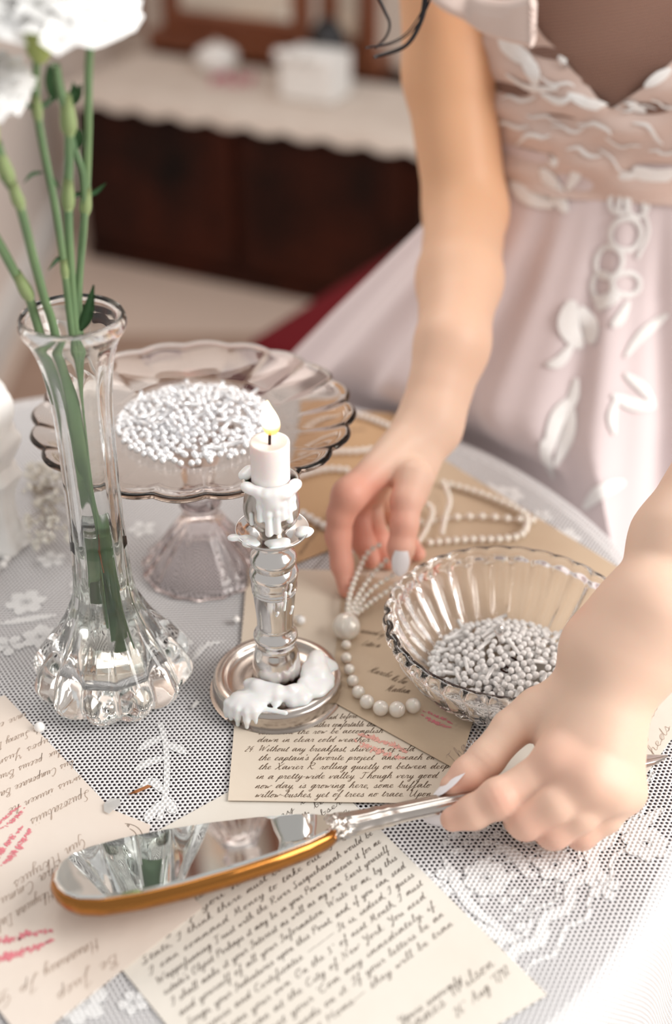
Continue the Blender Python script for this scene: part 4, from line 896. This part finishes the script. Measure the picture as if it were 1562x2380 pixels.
def bsdf(p):
    out = np.full(len(p), 9.0)
    y = p[:, 1]; z = p[:, 2]-T
    d = smin(fT(p), fH(p), .03)
    a = fA(p); f2 = fF(p)
    d = smin(d, a, .006); d = smin(d, f2, .006)
    mk = (np.abs(p-W(1290, 1760, .04)).max(1) < .13)
    if mk.any():
        q = p[mk]; h_ = gs[0](q)
        fin = gs[1](q)
        for g in gs[2:]: fin = smin(fin, g(q), .0018)
        fin = smin(fin, h_, .001)
        h_ = smin(fP(q), fin, .004); d[mk] = smin(d[mk], h_, .010)
    mk = (np.abs(p-W(900, 1180, .05)).max(1) < .13)
    if mk.any():
        q = p[mk]; fin = gs2[1](q)
        for g in gs2[2:]: fin = smin(fin, g(q), .0015)
        fin = smin(fin, gs2[0](q), .001)
        h_ = smin(fP2(q), fin, .006); d[mk] = smin(d[mk], h_, .010)
    return d
WR = [(W(1160, 1856, .038), W(1200, 1835, .036)-W(1120, 1878, .029), .0065, .00022, .0040), (W(1130, 1765, .038), W(1188, 1695, .042)-W(1088, 1800, .0275), .006, .0002, .0040)]
bsdf0 = bsdf
def bsdf(p):
    d = bsdf0(p)
    for c, a, r_, am, wl in WR:
        a = a/np.linalg.norm(a); q = p-c; d = d+am*np.sin((q@a)*2*PI/wl)*np.exp(-(q**2).sum(1)/(r_*r_))
    return d
V, F = sdf_mesh(bsdf, (-.06, .35, T-.17), (.46, 1.2, T+.72), .0017)
body = np_mesh('body', V, F, M_skin, person)
ros = np.zeros(len(V)); warm_shade = np.zeros(len(V))
for c, r, s in [(kI, .014, .8), (kM, .013, .7), (W(1160, 1856, .04), .010, .45), (W(1060, 1900, .02), .014, .6), (W(1222, 1908, .026), .013, .6), (W(1286, 1932, .021), .012, .6), (W(1350, 1935, .0165), .011, .6), (wr+np.array((-.012, .010, .016)), .009, .6), (W(1075, 1815, .025), .016, .5),
                (W(806, 1372, .0075), .03, 1.0), (W(790, 1245, .036), .024, .8), (W(860, 1200, .05), .030, 1.0), (W(905, 1300, .016), .03, .9), (W(972, 1290, .012), .02, .9), (W(935, 1230, .044), .012, .5), (q1, .02, .5)]:
    ros += s*np.exp(-((V-c)**2).sum(1)/(r*r))
warm_shade = np.clip((V[:, 1]-.72)/.25, 0, 1)*.9  # far arm's warm shading put into the skin colour, growing with distance
ca_ = body.data.color_attributes.new('rosy', 'FLOAT_COLOR', 'POINT') if len(body.data.vertices) == len(V) else None
if ca_: ca_.data.foreach_set('color', np.stack([np.clip(ros, 0, 1), warm_shade, 0*ros, 0*ros+1], 1).astype(np.float32).ravel())
def nail(c, d, up_, L, w_, m=M_nail, curve=.35):
    c = Vector(c); d = Vector(d).normalized(); s = d.cross(Vector(up_)).normalized(); u = s.cross(d).normalized(); bm = bmesh.new(); R_ = []
    for i in range(11):
        t = i/10; ww = w_*(.80+.35*math.sin(PI*min(t, .55)/.9)) if t < .55 else w_*(1.1)*math.sqrt(max(0, 1-((t-.55)/.46)**2.2)); ww = max(ww, .0002)
        row = []
        for j in range(9):
            x = (j/8-.5)*2; row.append(bm.verts.new(c+d*(L*(t-.35))+s*(x*ww/2)+u*(-(x*x)*ww*curve*.5-.0012*t*t)))
        R_.append(row)
    for i in range(10):
        for j in range(8): bm.faces.new((R_[i][j], R_[i][j+1], R_[i+1][j+1], R_[i+1][j]))
    return obj('fingernail', bm, m, body)
d_ = P(1000, 1842, .0205)-P(1060, 1792, .0300); nail(P(1052, 1802, .0305), d_, (-.35, .35, .9), .021, .0098)
d_ = P(1000, 1905, .016)-P(1050, 1905, .021); nail(P(1030, 1912, .0165), d_, (0, -.85, .15), .017, .0085)
d_ = P(929, 1330, .026)-P(933, 1276, .040); nail(P(932, 1302, .0350), d_, (0, -.9, .55), .0165, .0098)
d_ = P(808, 1392, .002)-P(800, 1340, .013); nail(P(798, 1375, .0070), d_, (-.9, -.3, .2), .013, .007)
# ---- dress
def torso_r(z):      # half widths of the gown at height z above the table
    zs = [-.75, -.5, -.3, -.1, .02, .10, .17, .22, .27, .32, .36]; ax_ = [.50, .44, .37, .27, .20, .150, .122, .128, .138, .140, .142]; by_ = [.42, .36, .30, .22, .165, .115, .092, .104, .108, .100, .085]
    return np.interp(z, zs, ax_), np.interp(z, zs, by_)
def gown(name, z0, z1, nz, t0, t1, nt_, off, m, top=None, foldamp=0.0, parent=None, drape=0.0, uv=False):
    V = []; F = []; UV = []
    for i in range(nz+1):
        for j in range(nt_+1):
            t = math.radians(t0+(t1-t0)*j/nt_); zt_ = top(t) if top else z1; z = z0+(zt_-z0)*i/nz
            a, b = torso_r(z); rr = 1/math.sqrt((math.cos(t)/a)**2+(math.sin(t)/b)**2)
            fl = max(0, .18-z); f = foldamp*min(1, fl/.25)*(math.sin(t*17+2*math.sin(z*3))+.5*math.sin(t*31+1.3+z*4)+.35*math.sin(t*9+.6))
            dr = drape*(math.sin(z*150+t*4.0+1.5*math.sin(t*3))+.6*math.sin(z*260-t*7))
            r_ = rr+off+f+dr
            if z < .14: r_ += max(0, -math.cos(t-.5))**2*(.14-z)*.32
            x = B[0]+r_*math.cos(t); y = B[1]+r_*math.sin(t)
            if z < .03:      # the gown is pressed back where the table stands
                q = Vector((x-TC[0], y-TC[1])); lim = TR+.040
                if q.length < lim:
                    k = min(1, (.03-z)/.05); q2_ = q.normalized()*(q.length+(lim-q.length)*k); x, y = TC[0]+q2_.x, TC[1]+q2_.y
            V.append((x, y, T+z)); UV.append((t*.2, z))
    for i in range(nz):
        for j in range(nt_): a = i*(nt_+1)+j; F.append((a, a+1, a+nt_+2, a+nt_+1))
    me = bpy.data.meshes.new(name); me.from_pydata(V, [], F); me.update()
    l = me.uv_layers.new(name='UVMap'); idx = np.empty(len(me.loops), np.int32); me.loops.foreach_get('vertex_index', idx); l.data.foreach_set('uv', np.array(UV, np.float32)[idx].ravel())
    tree = BVHTree.FromPolygons([Vector(v) for v in V], F)
    return link(name, me, m, parent), tree
skirt, skt = gown('gown_skirt', -.74, .195, 110, -360, 0, 520, .004, M_dress, foldamp=.011, parent=person)
def necktop(t):
    d = math.degrees(t) % 360     # front is 270
    return .236+.085*min(1.35, (abs(d-247)/42)**1.15)
bod, bot = gown('gown_bodice', .165, .30, 60, -360, 0, 300, .006, M_bodice, top=necktop, parent=person, drape=.0024)
il, _ = gown('sheer_neckline', .225, .372, 20, -360, 0, 200, .0035, M_illus, parent=person)
# second drape bands across the bust
def surfpt(tree, x, y, off=.0015):
    o_, n_, i_, d_ = tree.ray_cast(CAM, ray(x, y).normalized())
    if o_ is None: return None, None
    if n_.dot(ray(x, y)) > 0: n_ = -n_
    return o_+n_*off, n_
def appl(tree, pts, wpx, leaf=False, parent=None, bmx=None, off=.0018, crown=.0010):
    pp = catmull([Vector((x, y, 0)) for x, y in pts], 6); A = []; Nn = []; Wd = []; m_ = len(pp)-1
    for i, q in enumerate(pp):
        a, n_ = surfpt(tree, q.x, q.y, off)
        if a is None: continue
        A.append(a); Nn.append(n_); ww = wpx*depth(a)/FPX
        if leaf: ww *= max(.12, math.sin(PI*(.06+.9*i/m_))**.6)
        Wd.append(ww)
    if len(A) > 2: ribbon(bmx, A, Wd, Nn, crown=crown)
def applset(name, tree, items, parent, m=M_appl):
    bm = bmesh.new()
    for it in items: appl(tree, it[0], it[1], it[2] if len(it) > 2 else False, bmx=bm)
    if len(bm.faces): return obj(name, bm, m, parent)
    bm.free()
def loop_(cx, cy, rx, ry, rot=0, n=10): return [(cx+rx*math.cos(2*PI*i/n)*math.cos(rot)-ry*math.sin(2*PI*i/n)*math.sin(rot), cy+rx*math.cos(2*PI*i/n)*math.sin(rot)+ry*math.sin(2*PI*i/n)*math.cos(rot)) for i in range(n+1)]
applset('lace_leaf_spray', skt, [([(1190, 425), (1230, 455), (1290, 480)], 40, True), ([(1260, 390), (1285, 430), (1318, 495)], 44, True), ([(1262, 300), (1280, 340), (1290, 385)], 40, True), ([(1320, 380), (1340, 400), (1320, 440)], 26, True), ([(1275, 330), (1310, 350), (1335, 390)], 30, True)], skirt)
applset('lace_chain', skt, [(loop_(1480, 470, 26, 34), 11), (loop_(1440, 470, 22, 26), 11), (loop_(1455, 545, 34, 38, .4), 12), (loop_(1415, 610, 30, 36, .3), 12), (loop_(1455, 660, 32, 26), 12), (loop_(1400, 665, 24, 30), 11), ([(1500, 430), (1495, 480), (1505, 540), (1480, 600)], 10), ([(1380, 690), (1400, 700), (1440, 690)], 24, True), ([(1420, 430), (1440, 450), (1435, 500)], 12)], skirt)
applset('lace_flower', skt, [([(1330, 700), (1320, 760), (1350, 810)], 52, True), ([(1345, 715), (1370, 760), (1380, 800)], 46, True), ([(1330, 800), (1300, 840), (1270, 850)], 26, True), ([(1390, 720), (1410, 700), (1440, 690)], 34, True), ([(1420, 760), (1440, 740), (1460, 700)], 26, True), ([(1555, 730), (1500, 770), (1450, 830)], 24, True)], skirt)
applset('lace_leaf_spray', skt, [([(1340, 880), (1330, 930), (1300, 970)], 26, True), ([(1320, 930), (1290, 980), (1270, 1060)], 40, True), ([(1330, 950), (1320, 1010), (1290, 1080)], 34, True), ([(1450, 870), (1490, 900), (1520, 940)], 24, True), ([(1520, 945), (1470, 940), (1420, 920)], 30, True), ([(1430, 930), (1420, 970), (1425, 1010)], 26, True), ([(1260, 1020), (1270, 1060), (1290, 1110)], 26, True), ([(1450, 1120), (1400, 1140), (1360, 1180)], 34, True)], skirt)
applset('lace_waist_border', skt, [([(1400, 395), (1440, 415), (1480, 400)], 36, True), ([(1470, 390), (1520, 410), (1575, 395)], 46, True), ([(1420, 380), (1500, 372), (1575, 375)], 18)], skirt)
applset('lace_neckline', bot, [(loop_(1420, 125, 22, 14, -.3), 12), ([(1398, 140), (1410, 115), (1440, 115), (1450, 135), (1480, 120)], 14), ([(1480, 130), (1510, 90), (1545, 85), (1565, 60)], 20), ([(1430, 170), (1470, 190), (1500, 160), (1540, 150)], 22, True), ([(1420, 190), (1450, 230), (1500, 260)], 26, True), ([(1500, 200), (1530, 180), (1560, 160)], 26, True)], bod)
applset('lace_bust_leaf', bot, [([(1165, 85), (1190, 110), (1240, 150)], 44, True), ([(1215, 130), (1240, 165), (1245, 195)], 36, True), ([(1180, 170), (1230, 200), (1300, 205)], 20, True), ([(1320, 220), (1370, 240), (1440, 250)], 26, True), ([(1300, 130), (1330, 160), (1380, 190)], 22, True), ([(1260, 215), (1300, 235), (1330, 228)], 18, True)], bod)
rnd = random.Random(21); sq = []
for cx, cy in [(1200, 230), (1260, 270), (1320, 300), (1380, 290), (1440, 330), (1500, 300), (1540, 350), (1350, 350), (1290, 190), (1480, 250), (1230, 320), (1540, 240), (1420, 370), (1180, 290)]:
    a = rnd.uniform(-.3, .9); sq.append(([(cx+rnd.uniform(-6, 6)+i*16*math.cos(a), cy+i*16*math.sin(a)+7*math.sin(i*1.3+cx)) for i in range(-2, 4)], rnd.uniform(6, 11), True))
applset('lace_squiggle', bot, sq, bod)
# off-shoulder sleeve swag
bm = bmesh.new()
for k in range(7):
    pts = [v3(PD(985, -40-6*k, .955)), v3(PD(1040, 5-4*k, .95)), v3(PD(1090, 30-6*k, .95)), v3(PD(1130, 58-7*k, .94)), v3(PD(1180, 75-9*k, .925)), v3(PD(1240, 90-14*k, .915))]
    tube(bm, catmull([Vector(p) for p in pts], 5), .0058, 8)
obj('off_shoulder_sleeve', bm, M_bodice, person)
# hair
V, F = sdf_mesh(group_sdf([('e', hc+[0, .020, .022], (.082, .090, .096)), ('c', hc+[-.05, .03, -.05], hc+[-.10, -.03, -.17], .035, .018), ('c', hc+[.05, .04, -.05], hc+[.06, .09, -.22], .040, .03)], .03), hc-.3, hc+.2, .005)
V = V[:]; hair = np_mesh('hair', V, F, M_hair, person)
bm = bmesh.new(); rnd = random.Random(4)
for base_, nst, rr_ in [([(1000, -160, .86), (992, -60, .86), (988, 10, .86), (972, 65, .86), (938, 108, .86), (870, 132, .86)], 34, 9), ([(850, -160, .87), (868, -40, .87), (892, 20, .87), (906, 55, .87), (898, 85, .87), (874, 112, .87)], 14, 5), ([(1020, -160, .86), (1000, -20, .86), (960, 60, .86), (915, 95, .86), (850, 110, .86)], 3, 12)]:
    for k in range(nst):
        ox, oy = rnd.gauss(0, rr_*.45), rnd.gauss(0, rr_*.45); n_ = len(base_)
        pts = [PD(x+ox*(1-.75*i/(n_-1)), y+oy*(1-.75*i/(n_-1)), D+rnd.uniform(-.001, .001)) for i, (x, y, D) in enumerate(base_)]
        top_ = Vector(hc)+Vector((-.06, -.02, -.04)); tube(bm, catmull([top_]+pts, 6), .00045, 4)
obj('hair_strands', bm, M_hair, person)
# ================================================================== LEFT SIDE BLURRED THINGS
fg = P(-5, 1262, 0)
t = thing('carved_figurine', 'white carved glass figurine at the left edge behind the vase', 'figurine', fg)
prf = [(0, 0), (.020, 0), (.021, .006), (.017, .012), (.015, .03), (.017, .045), (.022, .055), (.017, .062), (.021, .072), (.025, .082), (.020, .090), (.023, .10), (.022, .112), (.012, .125), (0, .128)]
obj('figure_body', lathe([(a, b, .06) for a, b, _ in smooth_prof(prf, 3)], tuple(fg), 60, lambda q: math.cos(7*q), closed=False), M_white, t)
gp = P(140, 1230, .0)
t = thing('dried_gypsophila', 'small bunch of dried cream gypsophila behind the vase', 'dried flowers', gp)
rnd = random.Random(8); bmS = bmesh.new()
tips = []
for k in range(34):
    e_ = P(rnd.uniform(60, 185), rnd.uniform(1085, 1275), rnd.uniform(.006, .045)); tips.append(e_); tube(bmS, catmull([gp+Vector((-.03, .05, .004)), gp.lerp(e_, .5)+Vector((0, 0, .012)), e_], 4), .0003, 4)
obj('twigs', bmS, M_twig, t); bm = bmesh.new()
for e_ in tips:
    for j in range(5):
        c = e_+Vector((rnd.gauss(0, .003), rnd.gauss(0, .003), rnd.gauss(0, .002))); bmesh.ops.create_icosphere(bm, subdivisions=1, radius=rnd.uniform(.0012, .0026), matrix=Matrix.Translation(c))
o = obj('blossoms', bm, M_bone, t); o['kind'] = 'stuff'
# ================================================================== BACKGROUND FURNITURE
A_ = Vector((-.60, 3.02)); dv = Vector((.901, -.433)); nv = Vector((.433, .901))     # cabinet front line and depth direction
HC = .405
Mc = Matrix(((dv.x, nv.x, 0, A_.x), (dv.y, nv.y, 0, A_.y), (0, 0, 1, 0), (0, 0, 0, 1)))
cab = thing('dressing_table', 'low dark walnut dressing table with panelled doors against the wall', 'dressing table', (A_.x, A_.y, 0))
LC_ = .86
def cpart(name, x0, x1, y0, y1, z0, z1, m, bev=.004, parent=None):
    bm = bmesh.new(); box(bm, x0, x1, y0, y1, z0, z1, Mc, bev); return obj(name, bm, m, parent or cab, False)
cpart('cabinet_body', .0, LC_, .012, .46, .03, HC-.02, M_wood); cpart('cabinet_top', -.012, LC_+.012, -.012, .47, HC-.02, HC, M_wood)
cpart('plinth', .0, LC_, .004, .45, 0, .03, M_wood)
for k in range(2):
    x0 = .03+k*.41; d_o = cpart('door', x0, x0+.38, -.002, .012, .05, HC-.04, M_wood)
    cpart('door_panel', x0+.05, x0+.33, -.008, .0, .085, HC-.075, M_wood, parent=d_o)
# mirrors
def frame(name, x0, x1, z0, z1, y, yaw, label):
    tt = thing(name, label, 'mirror', tuple(Mc @ Vector(((x0+x1)/2, y, HC))))
    Mr = Mc @ Matrix.Translation((x0, y, HC)) @ Matrix.Rotation(yaw, 4, 'Z'); w_ = x1-x0; fr = .045
    for nm, a in (('frame_bottom', (0, w_, 0, .03, z0, z0+fr)), ('frame_top', (0, w_, 0, .03, z1-fr, z1)), ('frame_side', (0, fr, 0, .03, z0+fr, z1-fr)), ('frame_side', (w_-fr, w_, 0, .03, z0+fr, z1-fr))):
        bm = bmesh.new(); box(bm, *a, Mr, .004); obj(nm, bm, M_wood2, tt, False)
    bm = bmesh.new(); box(bm, fr, w_-fr, .012, .02, z0+fr, z1-fr, Mr); obj('mirror_pane', bm, M_mirrorbg, tt, False)
frame('dresser_mirror', .0, .40, .045, .95, .40, 0, 'large central dressing table mirror in a mahogany frame')
frame('wing_mirror', .42, .60, .03, .95, .42, math.radians(-25), 'narrow folding side mirror to the right of the central mirror')
frame('wing_mirror', -.20, -.02, .03, .95, .30, math.radians(38), 'narrow folding side mirror to the left of the central mirror')
cpart('mirror_base_rail', -.02, .60, .36, .45, HC, HC+.045, M_wood2)
# runner
tt = thing('lace_runner', 'cream lace runner with scalloped edge over the dressing table', 'runner', tuple(Mc @ Vector((.4, .2, HC))))
bm = bmesh.new(); nx, ny = 90, 8; rows = []
for j in range(ny+1):
    row = []
    for i in range(nx+1):
        u = -.015+(LC_+.05)*i/nx; v = -.018+.34*j/ny; z = HC+.003
        if j == 0: z = HC-.020-.012*abs(math.sin(u*34)); v = -.020
        if j == 1: v = -.014; z = HC+.0025
        if i > nx*.94: z -= (i-nx*.94)/(nx*.06)*.0
        row.append(bm.verts.new(Mc @ Vector((u, v, z))))
    rows.append(row)
for j in range(ny):
    for i in range(nx): bm.faces.new((rows[j][i], rows[j][i+1], rows[j+1][i+1], rows[j+1][i]))
xe = LC_+.036; prev = [rows[j][nx] for j in range(ny+1)]
for k in range(1, 9):
    row = []
    for j in range(ny+1):
        ln = .16*math.exp(-((j-1.5)/3.0)**2)+.04+.012*math.sin(j*2.2); row.append(bm.verts.new(Mc @ Vector((xe+.006*math.sin(j*1.5+k)*k/8, -.02+.34*j/ny, HC+.002-ln*k/8))))
    for j in range(ny): bm.faces.new((prev[j], row[j], row[j+1], prev[j+1]))
    prev = row
obj('cloth', bm, M_twill, tt)
def onc(u, v, z=0): return Mc @ Vector((u, v, HC+.005+z))
def small(name, label, cat, prof, u, v, m, seg=32, extra=None):
    c = onc(u, v); tt = thing(name, label, cat, tuple(c)); obj('vessel', lathe(smooth_prof(prof, 3), tuple(c), seg, closed=False), m, tt)
    if extra: extra(tt, c)
    return tt
def lid(tt, c):
    bm = bmesh.new(); bmesh.ops.create_uvsphere(bm, u_segments=16, v_segments=8, radius=.008, matrix=Matrix.Translation(c+Vector((0, 0, .062)))); obj('lid_knob', bm, M_cream, tt)
small('powder_bowl', 'round white lidded powder bowl in front of the left mirror', 'bowl', [(0, 0), (.03, 0), (.045, .015), (.05, .03), (.045, .045), (.02, .058), (0, .06)], .24, .25, M_white, extra=lid)
small('cosmetic_jar', 'small pale jar between the bowl and the white box', 'jar', [(0, 0), (.02, 0), (.026, .015), (.022, .035), (.014, .042), (.017, .052), (0, .055)], .42, .26, M_cream)
bx_c = onc(.535, .17); tt = thing('white_box', 'white ruffled gift box standing on the lace runner', 'box', tuple(bx_c))
bm = bmesh.new(); box(bm, .47, .60, .12, .22, HC+.005, HC+.10, Mc, .006); obj('box_body', bm, M_white, tt, False)
bm = bmesh.new()
for k in range(9):
    p0 = Mc @ Vector((.475+.013*k, .115+.012*(k % 3), HC+.10)); bmesh.ops.create_icosphere(bm, subdivisions=2, radius=.013, matrix=Matrix.Translation(p0))
obj('ruffle', bm, M_white, tt)
bp = onc(.30, .17); tt = thing('blossom_sprig', 'sprig of tiny pink blossoms lying before the powder bowl', 'flowers', tuple(bp)); bm = bmesh.new(); rnd = random.Random(5)
for k in range(26): bmesh.ops.create_icosphere(bm, subdivisions=1, radius=.006, matrix=Matrix.Translation(bp+Vector((rnd.uniform(-.02, .07), rnd.uniform(-.03, .02), .005+rnd.random()*.012))))
obj('blossoms', bm, M_pink, tt)
hatc = onc(.66, .30); tt = small('dark_reflection', 'solid dark shape standing in for the reflected ornament in front of the right side mirror', 'silhouette', [(0, 0), (.02, 0), (.03, .02), (.045, .06), (.04, .10), (.02, .13), (0, .135)], .50, .30, M_hair)  # solid dark shape added for a silhouette reflected in the mirror
# candle stand in front of the cabinet
g = P(790, 690, -T); g.z = 0; tt = thing('floor_candle_stand', 'slim dark green stand with a pale turned foot before the cabinet', 'stand', tuple(g))
obj('foot', lathe(smooth_prof([(0, 0), (.055, 0), (.055, .012), (.036, .03), (.034, .09), (.040, .115), (.052, .128), (.045, .135), (0, .136)], 3), tuple(g), 32, closed=False), M_cream, tt)
obj('stand_stem', lathe(smooth_prof([(.03, .136), (.022, .15), (.030, .17), (.022, .19), (.024, .25), (.030, .26), (.022, .27), (.022, .34), (.034, .36), (.036, .375), (0, .378)], 3), tuple(g), 32, closed=False), M_green, tt)
# rug
rc0 = P(330, 790, -T); rugc = Vector((-.32, 2.42, 0))
tt = thing('floral_rug', 'beige rug with faded red flowers on the floor behind the table', 'rug', tuple(rugc))
bm = bmesh.new(); box(bm, rugc.x-.33, rugc.x+.42, rugc.y-.5, rugc.y+.16, .0, .008); obj('rug_pile', bm, mat('rug_beige', (.44, .30, .23), .95, noise=(7, (.36, .24, .18), .2)), tt, False)
rnd = random.Random(2)
for k in range(16):
    c = Vector((rugc.x+rnd.uniform(-.28, .36), rugc.y+rnd.uniform(-.45, .10), .0085)); bm = bmesh.new()
    for j in range(6):
        a = j*PI/3; d = Vector((math.cos(a), math.sin(a), 0)); ribbon(bm, [c+d*.01, c+d*.03, c+d*.05], [.02, .035, .01], Vector((0, 0, 1)))
    obj('rug_flower', bm, M_lip2 if k % 2 else M_red, tt, False)
# red velvet stool
e0 = P(560, 790, -.33); e1 = P(850, 610, -.33); ed = (e1-e0); ang = math.atan2(ed.y, ed.x)
st0 = Vector((e0.x, e0.y, 0)); tt = thing('velvet_stool', 'dark red velvet stool partly hidden behind the gown', 'stool', tuple(st0))
Ms = Matrix.Translation(st0) @ Matrix.Rotation(ang, 4, 'Z')
bm = bmesh.new(); box(bm, 0, .50, -.32, 0, .33, .42, Ms, .02); obj('seat', bm, M_red, tt)
for sx in (.04, .46):
    for sy in (-.28, -.04): bm = bmesh.new(); box(bm, sx-.018, sx+.018, sy-.018, sy+.018, 0, .33, Ms, .004); obj('leg', bm, M_wood, tt, False)
